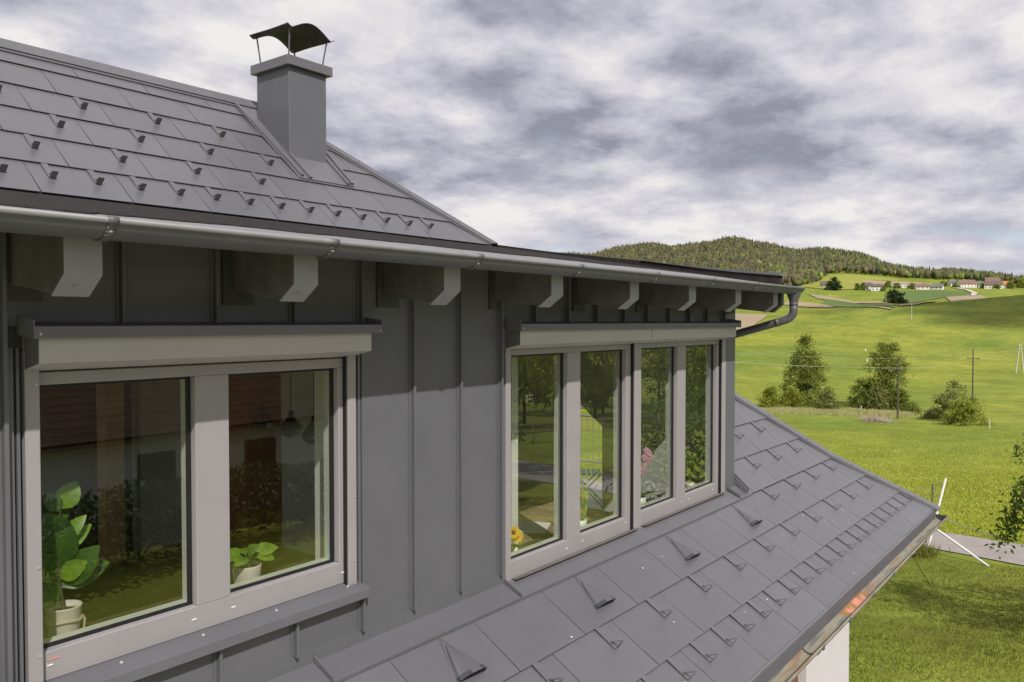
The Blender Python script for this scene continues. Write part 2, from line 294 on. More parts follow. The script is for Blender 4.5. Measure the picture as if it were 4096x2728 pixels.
def np_mesh(name, V, Fc, mats, mi=None, smooth=False):
    me = bpy.data.meshes.new(name); V = np.asarray(V, np.float32); Fc = np.asarray(Fc, np.int32); k = Fc.shape[1]
    me.vertices.add(len(V)); me.vertices.foreach_set('co', V.ravel())
    me.loops.add(Fc.size); me.loops.foreach_set('vertex_index', Fc.ravel())
    me.polygons.add(len(Fc)); me.polygons.foreach_set('loop_start', np.arange(0, Fc.size, k, dtype=np.int32))
    for mm in mats: me.materials.append(MAT[mm])
    if mi is not None: me.polygons.foreach_set('material_index', np.asarray(mi, np.int32))
    if smooth: me.polygons.foreach_set('use_smooth', np.ones(len(Fc), bool))
    me.update(calc_edges=True); return me
def place(me, name, parent=None, world=None): return link(bpy.data.objects.new(name, me), parent, world)
# ---------------------------------------------------------------- terrain height (metres, camera height = 0)
CAM_AZ = 37.7525
T_AZ = [-180, -60, -12, 5.3, 10.6, 16.5, 23.0, 35.0, 60, 180]        # compass angle from +X, degrees
T_D = [0, 13, 17, 23, 50, 100, 125, 180, 215, 260, 320, 397, 480, 560, 700, 800, 950, 1150, 1400, 1700, 2100, 3000, 6000]
T_Z = {
 0:   [-5.5]*10,
 13:  [-5.5, -5.5, -5.6, -5.6, -5.6, -5.6, -5.6, -5.6, -5.5, -5.5],
 17:  [-5.7, -5.9, -6.1, -6.2, -6.2, -6.2, -6.1, -6.0, -5.7, -5.7],
 23:  [-6.0, -6.3, -6.7, -6.9, -6.9, -6.9, -6.9, -6.7, -6.0, -6.0],
 50:  [-6.5, -7.0, -8.0, -9.4, -9.5, -9.5, -9.5, -9.3, -7.5, -6.5],
 100: [-5.0, -7.0, -10.2, -12.6, -12.7, -12.5, -12.3, -12.0, -9.0, -5.0],
 125: [-3.5, -6.0, -10.5, -13.2, -13.4, -13.2, -12.8, -12.6, -9.5, -3.5],
 180: [0.0, -3.0, -9.5, -13.9, -13.8, -13.2, -12.8, -12.4, -9.5, 0.0],
 215: [2.0, 0.0, -8.5, -13.9, -13.3, -12.4, -11.8, -11.5, -9.0, 2.0],
 260: [4.0, 3.0, -5.5, -11.3, -10.9, -10.2, -9.8, -9.5, -8.0, 4.0],
 320: [8.0, 8.0, 0.0, -6.0, -6.9, -7.0, -7.0, -7.0, -6.0, 8.0],
 397: [14, 14, 7.0, 2.0, 0.4, -1.5, -2.0, -3.0, -3.0, 14],
 480: [20, 20, 15, 14.6, 10.4, 6.0, 3.0, 2.0, 0.0, 20],
 560: [24, 24, 17, 15, 11.0, 10.0, 8.0, 6.0, 4.0, 24],
 700: [30, 30, 24, 21, 21.0, 22.0, 20.0, 18.0, 14.0, 30],
 800: [34, 34, 31, 30, 29.5, 31.0, 31.0, 27.0, 20.0, 34],
 950: [40, 40, 40, 39, 40.5, 45.0, 47.0, 42.0, 30.0, 40],
 1150: [48, 48, 50, 51, 60.0, 68.0, 74.0, 66.0, 45.0, 48],
 1400: [60, 60, 62, 62, 77.0, 101.0, 112.0, 96.0, 65.0, 60],
 1700: [70, 70, 74, 76, 92.0, 136.0, 156.0, 124.0, 80.0, 70],
 2100: [70, 70, 74, 74, 85.0, 128.0, 146.0, 118.0, 80.0, 70],
 3000: [60, 60, 60, 60, 60.0, 80.0, 90.0, 80.0, 60.0, 60],
 6000: [50]*10,
}
T_TAB = np.array([T_Z[d] for d in T_D], float)
def terr(x, y):
    x = np.atleast_1d(np.asarray(x, float)); y = np.atleast_1d(np.asarray(y, float))
    r = np.hypot(x, y); az = np.degrees(np.arctan2(y, x))
    d = r*np.maximum(np.cos(np.radians(az - CAM_AZ)), 0.78)
    i = np.clip(np.searchsorted(T_D, d, side='right') - 1, 0, len(T_D) - 2)
    D0 = np.array(T_D, float)
    f = np.clip((d - D0[i])/(D0[i+1] - D0[i]), 0, 1)
    cols = np.stack([np.interp(az, T_AZ, T_TAB[k]) for k in range(len(T_D))], 0)
    n = np.arange(len(x)); last = len(T_D) - 1
    z0, z1 = cols[i, n], cols[i+1, n]
    zm, zp = cols[np.maximum(i-1, 0), n], cols[np.minimum(i+2, last), n]
    h = D0[i+1] - D0[i]
    def lim(a, b): return np.where(a*b <= 0, 0, 2*a*b/np.where(np.abs(a+b) < 1e-9, 1e-9, a+b))
    s1 = (z1 - z0)/h
    s0 = np.where(i > 0, (z0 - zm)/np.maximum(D0[i] - D0[np.maximum(i-1, 0)], 1e-6), s1)
    s2 = np.where(i+2 <= last, (zp - z1)/np.maximum(D0[np.minimum(i+2, last)] - D0[i+1], 1e-6), s1)
    m0, m1 = lim(s0, s1)*h, lim(s1, s2)*h
    z = (2*f**3-3*f**2+1)*z0 + (f**3-2*f**2+f)*m0 + (-2*f**3+3*f**2)*z1 + (f**3-f**2)*m1
    w = np.clip((d - 60)/300, 0, 1)
    z = z + w*(1.2*np.sin(x*0.011 + 1.3)*np.cos(y*0.013) + 0.5*np.sin(x*0.034)*np.sin(y*0.029))
    w2 = np.clip((d - 1150)/400, 0, 1)
    z = z + w2*(5.0*np.sin(az*0.9 + 0.6) + 1.5*np.sin(az*2.3 + d*0.004))
    return z
# ================================================================ terrain and road first (setting)
exec_terrain = True
def build_terrain():
    az = np.unique(np.concatenate([np.arange(-180, 180.01, 4.0), np.arange(-40, 70, 1.0), np.arange(2, 42, 0.25)]))
    rr = np.concatenate([[0.5], np.arange(6, 60, 1.5), np.geomspace(60, 5500, 150)])
    A, Rr = np.meshgrid(np.radians(az), rr); X = Rr*np.cos(A); Y = Rr*np.sin(A)
    Z = terr(X.ravel(), Y.ravel())
    V = np.stack([X.ravel(), Y.ravel(), Z], 1); n = len(az); m = len(rr)
    i = np.arange(m-1)[:, None]*n + np.arange(n-1)[None]; i = i.ravel()
    Fc = np.stack([i, i+1, i+n+1, i+n], 1)[:, ::-1]
    o = place(np_mesh('terrain', V, Fc[:, ::-1] if False else Fc, ['grass'], smooth=True), 'terrain'); tag(o, kind='structure')
    return o
build_terrain()
def drape(name, poly, matn, lift=0.004, step=6.0, kind='structure'):
    """a sheet laid over the terrain inside a polygon given on the map (x, y)"""
    bm = bmesh.new(); P = [bm.verts.new((x, y, 0)) for x, y in poly]; bm.faces.new(P)
    xs = [p[0] for p in poly]; ys = [p[1] for p in poly]
    for k in np.arange(min(xs), max(xs), step):
        bmesh.ops.bisect_plane(bm, geom=bm.verts[:]+bm.edges[:]+bm.faces[:], plane_co=(k, 0, 0), plane_no=(1, 0, 0))
    for k in np.arange(min(ys), max(ys), step):
        bmesh.ops.bisect_plane(bm, geom=bm.verts[:]+bm.edges[:]+bm.faces[:], plane_co=(0, k, 0), plane_no=(0, 1, 0))
    bmesh.ops.triangulate(bm, faces=bm.faces[:])
    bmesh.ops.recalc_face_normals(bm, faces=bm.faces[:])
    co = np.array([v.co[:] for v in bm.verts]); z = terr(co[:, 0], co[:, 1])
    for v, q in zip(bm.verts, z): v.co.z = q + lift
    for f in bm.faces:
        if f.normal.z < 0: f.normal_flip()
    me = bpy.data.meshes.new(name); bm.to_mesh(me); bm.free(); me.materials.append(MAT[matn])
    me.polygons.foreach_set('use_smooth', [True]*len(me.polygons))
    return tag(place(me, name), kind=kind)
def smooth_poly(pts, k=2):
    for _ in range(k):
        q = []
        for i in range(len(pts)):
            a, b = pts[i], pts[(i+1) % len(pts)]
            q += [(a[0]*.75+b[0]*.25, a[1]*.75+b[1]*.25), (a[0]*.25+b[0]*.75, a[1]*.25+b[1]*.75)]
        pts = q
    return pts
road_far = [(39, 26), (35.0, 15), (32.6, 8.5), (31.65, 5.55), (30.98, 4.3), (30.06, 2.71), (29.6, 0), (30.0, -8), (31.5, -20), (35, -34), (42, -52)]
road_near = [(26.29+(x-30.06)*1.0-(0.0 if y > -10 else 0.2), y-0.34) for x, y in road_far]
drape('road', road_far + road_near[::-1], 'asphalt', 0.03, 2.0)
drape('bounce_terrace', [(-8, -4.5), (13.2, -4.5), (13.2, 2.9), (11.2, 2.9), (11.2, 3.3), (-8, 3.3)], 'bounce_paving', 0.05, 1.5)  # unseen paving added to bounce neutral daylight up under the eaves
for nm, pts, m, lf in (
  ('ploughed_field', [(1099.5,281.4),(1119.7,258.6),(1150.6,234.9),(1141.9,203.5),(1036.6,185.6),(998.1,199.3),(1020.3,210.0),(940,208),(970.7,225.0),(1057.8,269.7)], 'soil_tan', .6),
  ('rape_field', [(1060,345),(1184.9,335),(1227.5,306.2),(1183.2,255.2),(1143.4,247.6),(1099.5,281.4),(1057.8,269.7),(1011.6,254.1),(830.4,216.3),(800,235),(840,275)], 'crop_yellow', .5),
  ('corn_field', [(841.2,176.1),(884.2,150.1),(874.3,126.8),(813.7,116.6),(778.9,128.9),(653.7,133.3),(650.5,140.7),(683.1,157.6),(815.3,186.7)], 'crop_dark_shaded', .5),
  ('stubble_field', [(660,225),(613.3,182.2),(487.5,108.4),(479.9,106.8),(568.0,168.7),(610,212)], 'soil_tan', .55),
  ('stubble_field', [(740,235),(717.8,217.6),(688.5,196.5),(654.5,171.6),(674.8,152.0),(653.9,146.1),(640,168.9),(664,190.5),(676,206.4)], 'soil_tan', .6),
  ('stubble_field', [(637.5,137.9),(651.6,132.8),(600,108),(560,98),(505.8,98.7),(499.9,107.2)], 'soil_tan', .65),
  ('corn_field', [(675.1,200.6),(662.6,177.6),(637,165.2),(635,138.5),(490.3,107.8),(589.1,159.0),(613,184)], 'crop_dark_shaded', .45),
  ('ploughed_field', [(769.0,128.5),(808.2,117.2),(821.9,109.3),(700,86),(640,88),(650,104)], 'soil_tan', .7),
  ('gravel_path', [(1000,160),(1020.0,163.3),(868.9,125.5),(861.0,122.5),(812,116),(812,112.5),(862,117.5),(872,121.5),(1012,156.5)], 'gravel_path', .9),
  ('ploughed_field', [(492.8,215),(458.8,168.2),(398.5,151.9),(315.6,125.6),(300,140),(330,190)], 'soil_tan', .35),
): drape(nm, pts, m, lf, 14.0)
# ================================================================ the house
HOUSE = thing('house', 'grey metal-clad house with dormer, tiled roofs and chimney filling the left of the view', 'house', (6.0, 6.0, -5.5))
def frame(org, ang): return Matrix(((1, 0, 0, org[0]), (0, math.cos(ang), -math.sin(ang), org[1]), (0, math.sin(ang), math.cos(ang), org[2]), (0, 0, 0, 1)))
THL, THU, THR = 0.556176, 0.7117, R_(40.0)
ML = frame((0, 2.8055, -2.0486), THL)
MU = frame((0, 6.4724, 0.9475), THU)
MR = frame((0, 2.8055+.43*math.cos(THL), -2.0486+.43*math.sin(THL)), THR)
def clip(poly, a, b, c):                      # keep a*x + b*t <= c
    o = []
    for i in range(len(poly)):
        p, q = poly[i], poly[(i+1) % len(poly)]; dp, dq = a*p[0]+b*p[1]-c, a*q[0]+b*q[1]-c
        if dp <= 0: o.append(p)
        if dp*dq < 0:
            f = dp/(dp-dq); o.append((p[0]+(q[0]-p[0])*f, p[1]+(q[1]-p[1])*f))
    return o
def tile_mesh(poly, t0):
    def n(t): return 0.020 - 0.016*(t - t0)/0.42
    top = [(x, t, n(t)) for x, t in poly]; bot = [(x, t, n(t)-0.007) for x, t in poly]; k = len(poly)
    m = MB(); m.add(top+bot, [tuple(range(k)), tuple(range(2*k-1, k-1, -1))] + [(i, k+i, k+(i+1) % k, (i+1) % k) for i in range(k)])
    return m.mesh('roof_tile', 'roof_coat')
def tile_rows(part, M, rows, xmin, hip, tmax=None):
    """rows: (t0, joint offset); hip: (a, b, c) line to clip against; xmin(t0)"""
    full = {}
    for t0, off in rows:
        x0 = xmin(t0) if callable(xmin) else xmin
        k = math.floor((x0 - off)/0.7)
        while True:
            xa = off + 0.7*k; k += 1
            poly = [(max(xa, x0)+.0030, t0), (xa+.6940, t0), (xa+.6978, t0+.425), (max(xa, x0)+.0022, t0+.425)]
            if max(xa, x0) >= xa+.69: continue
            if tmax is not None: poly = clip(poly, 0, 1, tmax)
            cp = clip(poly, *hip)
            if len(cp) < 3: break
            area = abs(sum(cp[i][0]*cp[(i+1) % len(cp)][1]-cp[(i+1) % len(cp)][0]*cp[i][1] for i in range(len(cp))))/2
            if area < 0.002: break
            if area > 0.2942:
                if 'f' not in full: full['f'] = tile_mesh([(.0030, 0), (.6940, 0), (.6978, .425), (.0022, .425)], 0)
                sag = Matrix.Rotation(R_(random.uniform(-.12, .12)), 4, 'X') @ Matrix.Rotation(R_(random.uniform(-.06, .06)), 4, 'Y')
                place(full['f'], 'roof_tile', part, M @ Matrix.Translation((xa, t0, random.uniform(0, .0008))) @ sag)
            else: place(tile_mesh(cp, t0), 'roof_tile', part, M)
def deck(part_name, M, poly, parent, nb=-0.05):
    m = MB(); m.prism([(x, t, nb) for x, t in poly], (0, 0, 0.046)); return m.build(part_name, 'dark_coat', parent, world=M)
HL = (1.0, 0.60, 11.25)
lower_roof = deck('lower_roof', ML, [(0.3, -.84), (11.72, -.84), (10.98, .43), (0.3, .43)], HOUSE)
tile_rows(lower_roof, ML, [(-.84, .143), (-.42, .523), (0.0, .19)], 0.6, HL)
slope_roof = deck('slope_roof', MR, [(8.07, -.02), (10.97, -.02), (9.2, 2.2), (8.07, 2.2)], HOUSE)
HR = (1.0, 0.735, 11.0)
tile_rows(slope_roof, MR, [(0.0, .55), (.42, .19), (.84, .55), (1.26, .19), (1.68, .55)], 8.12, HR)
upper_roof = deck('upper_roof', MU, [(1.0, 0.0), (7.93, 0.0), (5.88, 2.38), (1.0, 2.38)], HOUSE)
HU = (1.0, 0.87, 7.95)
tile_rows(upper_roof, MU, [(.42*i, o) for i, o in enumerate((2.6219, 2.9614, 2.6004, 2.941, 2.5785, 2.9144))], 1.15, HU, 2.36)
# end slope of the roof beyond the hip
m = MB(); E0 = ML @ Vector((11.77, -.84, 0)); E1 = ML @ Vector((10.99, .43, 0)); E2 = MU @ Vector((7.93, .02, 0)); E3 = MU @ Vector((5.9, 2.36, 0))
m.add([E0, E0+Vector((0, 3.0, 0)), E1+Vector((.25, 3.0, 0)), E1, ], [(0, 1, 2, 3)]); m.add([E1, E1+Vector((0, 1.4, .1)), E1.lerp(E2, .42)+Vector((0, .3, 0)), E1.lerp(E2, .42)], [(0, 1, 2, 3)])
m.add([E2, E2+Vector((.3, 2.2, 0)), E3+Vector((0, .8, 0)), E3], [(0, 1, 2, 3)])
m.add([E3, E3+Vector((-6, 0, 0)), E3+Vector((-6, 2.5, -2.1)), E3+Vector((0, 2.5, -2.1))], [(0, 1, 2, 3)])
m.build('end_slope', 'roof_coat', HOUSE)
# hips and ridge caps: a folded strip on our side, apex on the hip, narrow vent strip inside it
def cap_strip(name, parent, M, p0, p1, w=0.115, h=0.055, back=(0.16, 0.12, -0.16), side=(-1, 0)):
    a, b = Vector((*p0, 0)), Vector((*p1, 0)); n = 10; s = Vector((*side, 0)).normalized()
    B = Vector(back)
    def P(f, off, nn): q = a.lerp(b, f) + s*off; return M @ Vector((q.x, q.y, nn))
    m = MB(); prof = [(w, .014), (w, .042), (0.0, h)]
    rows = []
    for i in range(n+1):
        f = i/n; ap = P(f, 0, h); rows.append([P(f, o, nn) for o, nn in prof] + [ap + B])
    vs = [q for r in rows for q in r]; k = 4; fs = []
    for i in range(n):
        for j in range(k-1): fs.append((i*k+j, i*k+j+1, (i+1)*k+j+1, (i+1)*k+j))
    fs += [(0, 1, 2, 3), (n*k+3, n*k+2, n*k+1, n*k)]
    m.add(vs, fs); o = m.build(name, 'roof_coat', parent)
    m = MB(); vs = []
    for i in range(n+1): f = i/n; vs += [P(f, w+.004, .018), P(f, w+.004, .030), P(f, w+.034, .028), P(f, w+.034, .012)]
    m.add(vs, [(i*4+j, i*4+(j+1) % 4, i*4+4+(j+1) % 4, i*4+4+j) for i in range(n) for j in range(4)]); m.build('vent_strip', 'roof_coat', o)
    for i in range(1, 9, 2):
        q = P(i/9+.05, w*.6, .052); mm = MB(); mm.lathe([(.008, -.004), (.008, .002), (.004, .005)], q, 8, False, True); mm.build('rivet', 'roof_coat', o)
    return o
cap_strip('hip_cap', HOUSE, ML, (11.93, -.90), (11.10, .43), back=(.14, .10, -.10))
cap_strip('hip_cap', HOUSE, MR, (11.10, -.01), (9.45, 2.25), back=(.14, .12, -.08))
cap_strip('hip_cap', HOUSE, MU, (8.02, .0), (5.93, 2.42), back=(.14, .14, -.06))
cap_strip('ridge_cap', HOUSE, MU, (6.0, 2.44), (0.8, 2.44), w=.12, h=.07, back=(0, .15, -.08), side=(0, -1))
# snow guards: strap on the tile ending in a bent triangular stop
def guard_mesh():
    m = MB(); w = .0245
    m.box(-w, w, 0.0, .20, .010, .0125)                                     # strap lying on the tile
    m.prism([(-w, 0.0, .0105), (w, 0.0, .0105), (w, -.008, .080), (-w, -.008, .080)], (0, .0035, .0008))       # upright stop plate
    pts = [(-.004, .078), (.010, .066), (.024, .046), (.040, .026), (.056, .013)]                               # narrow curved brace behind it
    for (ta, na), (tb, nb_) in zip(pts[:-1], pts[1:]): m.prism([(-.009, ta, na), (.009, ta, na), (.009, tb, nb_), (-.009, tb, nb_)], (0, .0015, .0025))
    return m.mesh('snow_guard', 'roof_coat')
GM = guard_mesh()
def guards(part, M, lst):
    for x, t in lst: place(GM, 'snow_guard', part, M @ Matrix.Translation((x, t, .006)))
guards(lower_roof, ML, [(4.53-.7*3+.7*k, -.182) for k in range(13) if 4.53-.7*3+.7*k < 11.0])
guards(lower_roof, ML, [(4.86-.35*6+.35*k, -.602) for k in range(27) if 4.86-.35*6+.35*k < 11.6])
guards(lower_roof, ML, [(8.49+.7*k, .255) for k in range(4)])
guards(slope_roof, MR, [(8.83+.69*k, .245) for k in range(3)]); guards(slope_roof, MR, [(9.13+.7*k, .665) for k in range(2)]); guards(slope_roof, MR, [(8.75+.7*k, 1.09) for k in range(2)])
guards(upper_roof, MU, [(2.42-.35*2+.35*k, .215) for k in range(16)])
guards(upper_roof, MU, [(2.77-.7+.7*k, .63) for k in range(5)]); guards(upper_roof, MU, [(3.1-.7*2+.7*k, 1.05) for k in range(6)]); guards(upper_roof, MU, [(3.44-.7*2+.7*k, 1.475) for k in range(5)])
# roof vents: half cones stamped into the tiles, open at the lower end
def vent_mesh():
    m = MB(); n = 10; L0, Wd, H = .245, .112, .070
    apex = (0.0, L0, .010); ring = [(-Wd*math.copysign(abs(math.cos(math.pi*k/n))**.9, math.cos(math.pi*k/n)), -.012*math.sin(math.pi*k/n), .006 + H*math.sin(math.pi*k/n)**.8) for k in range(n+1)]
    mid = [(x*.52, .5*L0+t*.5, .008+(z-.006)*.56) for x, t, z in ring]
    m.add(ring+mid+[apex], [(k, k+1, n+2+k, n+1+k) for k in range(n)] + [(n+1+k, n+2+k, 2*n+2) for k in range(n)])
    inner = [(x*.93, t+.03, .006+(z-.006)*.9) for x, t, z in ring]
    m.cur = 1; m.add(ring+inner, [(k, n+1+k, n+2+k, k+1) for k in range(n)]); m.add(inner, [tuple(range(n, -1, -1))]); m.cur = 0
    m.tube([(-Wd-.018, -.008, .0075), (-.002, L0+.05, .0045)], .0035, 5, flat=.5); m.tube([(Wd+.018, -.008, .0075), (.002, L0+.05, .0045)], .0035, 5, flat=.5)
    return m.mesh('roof_vent', ['roof_coat', 'dark_coat'])
VM = vent_mesh()
for x in (3.37, 4.79, 6.19, 7.61): place(VM, 'roof_vent', lower_roof, ML @ Matrix.Translation((x, .108, .006)) @ Matrix.Rotation(R_(-2), 4, 'Z'))
# eave flashing and copper gutter of the lower roof
m = MB()
for xa, xb in ((0.3, 4.25), (4.253, 7.1), (7.103, 9.95), (9.953, 11.80)):
    e0, e1 = ML @ Vector((xa, -.835, .008)), ML @ Vector((xa, -.862, .008))
    pr = [e0, e1, e1+Vector((0, -.008, -.112)), e1+Vector((0, .004, -.112)), e0+Vector((0, .0, -.02))]
    m = MB(); m.prism(pr, (xb-xa, 0, 0)); m.build('eave_strip', 'roof_coat', lower_roof, bevel=.002)
def half_gutter(name, matn, parent, x0, x1, yc, zc, r, fz, bead, n=14):
    m = MB(); vs = []; k = 2*(n+1)
    for x in (x0, x1):
        for i in range(n+1): a = math.pi + math.pi*i/n; vs.append((x, yc+r*math.cos(a), zc+r*fz*math.sin(a)))
        for i in range(n, -1, -1): a = math.pi + math.pi*i/n; vs.append((x, yc+(r-.003)*math.cos(a), zc+(r-.003)*fz*math.sin(a)))
    m.add(vs, [(i, (i+1) % k, k+(i+1) % k, k+i) for i in range(k)] + [tuple(range(k-1, -1, -1)), tuple(range(k, 2*k))])
    m.tube([(x0, yc-r, zc), (x1, yc-r, zc)], bead, 10); return m.build(name, matn, parent, smooth=True)
lg = half_gutter('gutter', 'copper', HOUSE, 0.2, 11.99, 2.02, -2.592, .082, .95, .010)
lg['label'] = 'old copper gutter with verdigris, brown streaks and a bare orange patch'
mod = lg.modifiers.new('e', 'EDGE_SPLIT'); mod.split_angle = R_(50)
m = MB(); m.prism([(11.985, 2.02+.081*math.cos(math.pi+math.pi*i/12), -2.592+.077*math.sin(math.pi+math.pi*i/12)) for i in range(13)], (.006, 0, 0)); m.build('end_cap', 'dark_coat', lg)
for x in (4.03, 4.86, 5.68, 6.50):
    m = MB(); pts = [(x, 2.02+.077*math.cos(math.pi*1.04+math.pi*.96*i/10), -2.592+.072*math.sin(math.pi*1.04+math.pi*.96*i/10)) for i in range(11)]
    m.tube(pts, .012, 6, flat=.35); m.build('bracket', 'dark_coat', lg)
for x in (6.55, 7.3, 8.1, 8.9, 9.7, 10.5, 11.3):
    m = MB(); m.box(x-.02, x+.02, 1.925, 1.945, -2.62, -2.585); m.build('bracket', 'pipe_grey', lg)
# plastered ground floor below the eave
m = MB(); m.box(9.45, 11.23, 2.98, 3.3, -6.2, -2.50); m.box(10.9, 11.23, 3.3, 9.0, -6.2, -2.75); m.box(0.0, 9.45, 3.12, 3.4, -6.2, -2.50); m.build('ground_floor_wall', 'plaster', HOUSE)
m = MB(); m.box(8.3, 9.40, 3.06, 3.118, -5.6, -2.56); m.build('door_frame', 'brown_wood', HOUSE)
m = MB(); m.add([(0, 2.12, -2.605), (11.7, 2.12, -2.605), (11.7, 3.2, -2.52), (0, 3.2, -2.52)], [(0, 1, 2, 3)]); m.build('eave_soffit', 'white_wall', HOUSE)
# ---------------------------------------------------------------- dormer front
WY = 3.30
wall = MB()
for b in ((0.2, 1.262, -1.80, .40), (2.902, 4.19, -1.80, .40), (7.83, 8.04, -1.80, .40), (1.262, 2.902, -.10, .40), (4.19, 7.83, -.10, .40), (1.262, 2.902, -1.80, -1.43), (4.19, 7.83, -1.82, -1.775)):
    wall.box(b[0], b[1], 3.325, 3.50, b[2], b[3])
dormer_wall = wall.build('dormer_wall', 'dark_coat', HOUSE)
SEAMS = [0.35, 0.78, 1.205, 1.645, 2.07, 2.495, 2.932, 3.322, 3.731, 4.132, 4.505, 4.915, 5.309, 5.727, 6.114, 6.521, 6.933, 7.316, 7.738]
def panel(xa, xb, z0, z1, rib=True):
    m = MB(); m.box(xa+.0015, xb-.0015, WY, WY+.018, z0, z1)
    if rib:
        m.box(xb-.017, xb-.0015, WY-.034, WY, z0-.006, z1); m.box(xb-.030, xb-.017, WY-.008, WY, z0, z1)
    m.build('wall_panel', 'wall_coat', dormer_wall, bevel=.0015)
for a, b in ((0.35, .78), (.78, 1.205)): panel(a, b, -1.67, .36)
for i in range(2, 6):
    panel(SEAMS[i], SEAMS[i+1], -.02, .36); panel(SEAMS[i], SEAMS[i+1], -1.67, -1.487)
for i in range(6, 9): panel(SEAMS[i]+(.006 if i == 6 else 0), SEAMS[i+1], -1.67, .36)
for i in range(9, 18): panel(SEAMS[i], SEAMS[i+1], -.012, .36)
panel(7.738, 8.06, -.012, .36, False)
panel(7.825, 8.06, -1.67, -.05, False)
m = MB(); m.box(8.045, 8.062, WY+.018, 4.82, -1.7, .40); m.build('cheek_panel', 'wall_coat', dormer_wall)
# flashing between wall and lower roof
for xa, xb in ((0.3, 2.6), (2.602, 4.165), (4.168, 5.25), (5.252, 6.35), (6.352, 7.86)):
    yb = WY-.004; zb = -1.668 if xb < 4.2 else -1.762
    t1 = ML @ Vector((0, .418, .026)); t2 = ML @ Vector((0, .575, .030)); tm = (t2.y, t2.z)
    pr = [(xa, yb+.012, zb), (xa, yb, zb), (xa, yb-.001, -1.742), (xa, t1.y, t1.z), (xa, t1.y+.002, t1.z-.018), (xa, yb+.012, -1.79)]
    m = MB(); m.prism(pr, (xb-xa, 0, 0)); m.build('apron_flashing', 'roof_coat' if xb > 4.2 else 'wall_coat', dormer_wall)
for x in (2.6, 4.165):
    a = ML @ Vector((x, .42, .03)); b = Vector((x, WY-.01, -1.742)); m = MB(); m.prism([a, b, b+Vector((0, 0, .03)), a+Vector((0, 0, .022))], (.012, 0, 0)); m.build('fold', 'roof_coat', dormer_wall)
a = ML @ Vector((7.87, .43, .03)); b = Vector((7.87, WY-.01, -1.735)); m = MB(); m.prism([a, b, b+Vector((0, 0, .035)), a+Vector((0, 0, .025))], (.012, 0, 0))
m.prism([ML @ Vector((7.88, .42, .024)), ML @ Vector((8.16, .42, .024)), Vector((8.16, WY+.05, -1.68)), Vector((7.88, WY-.005, -1.735)), ], (0, 0, -.02)); m.build('corner_flashing', 'roof_coat', dormer_wall)
for dx_ in (0.0, .055):
    a = ML @ Vector((8.075+dx_, .45, .02)); b = MR @ Vector((8.065+dx_, .26, .02)); m = MB(); m.prism([a, b, b+Vector((0, -.015, .055)), a+Vector((0, -.01, .05))], (.01, 0, 0)); m.build('kickout_strip', 'roof_coat', dormer_wall)
m = MB(); m.prism([(7.825, WY-.002, -1.668), (8.07, WY-.002, -1.668), (8.07, WY-.002, -1.75), (7.825, WY-.002, -1.75)], (0, .014, 0)); m.build('base_strip', 'wall_coat', dormer_wall)
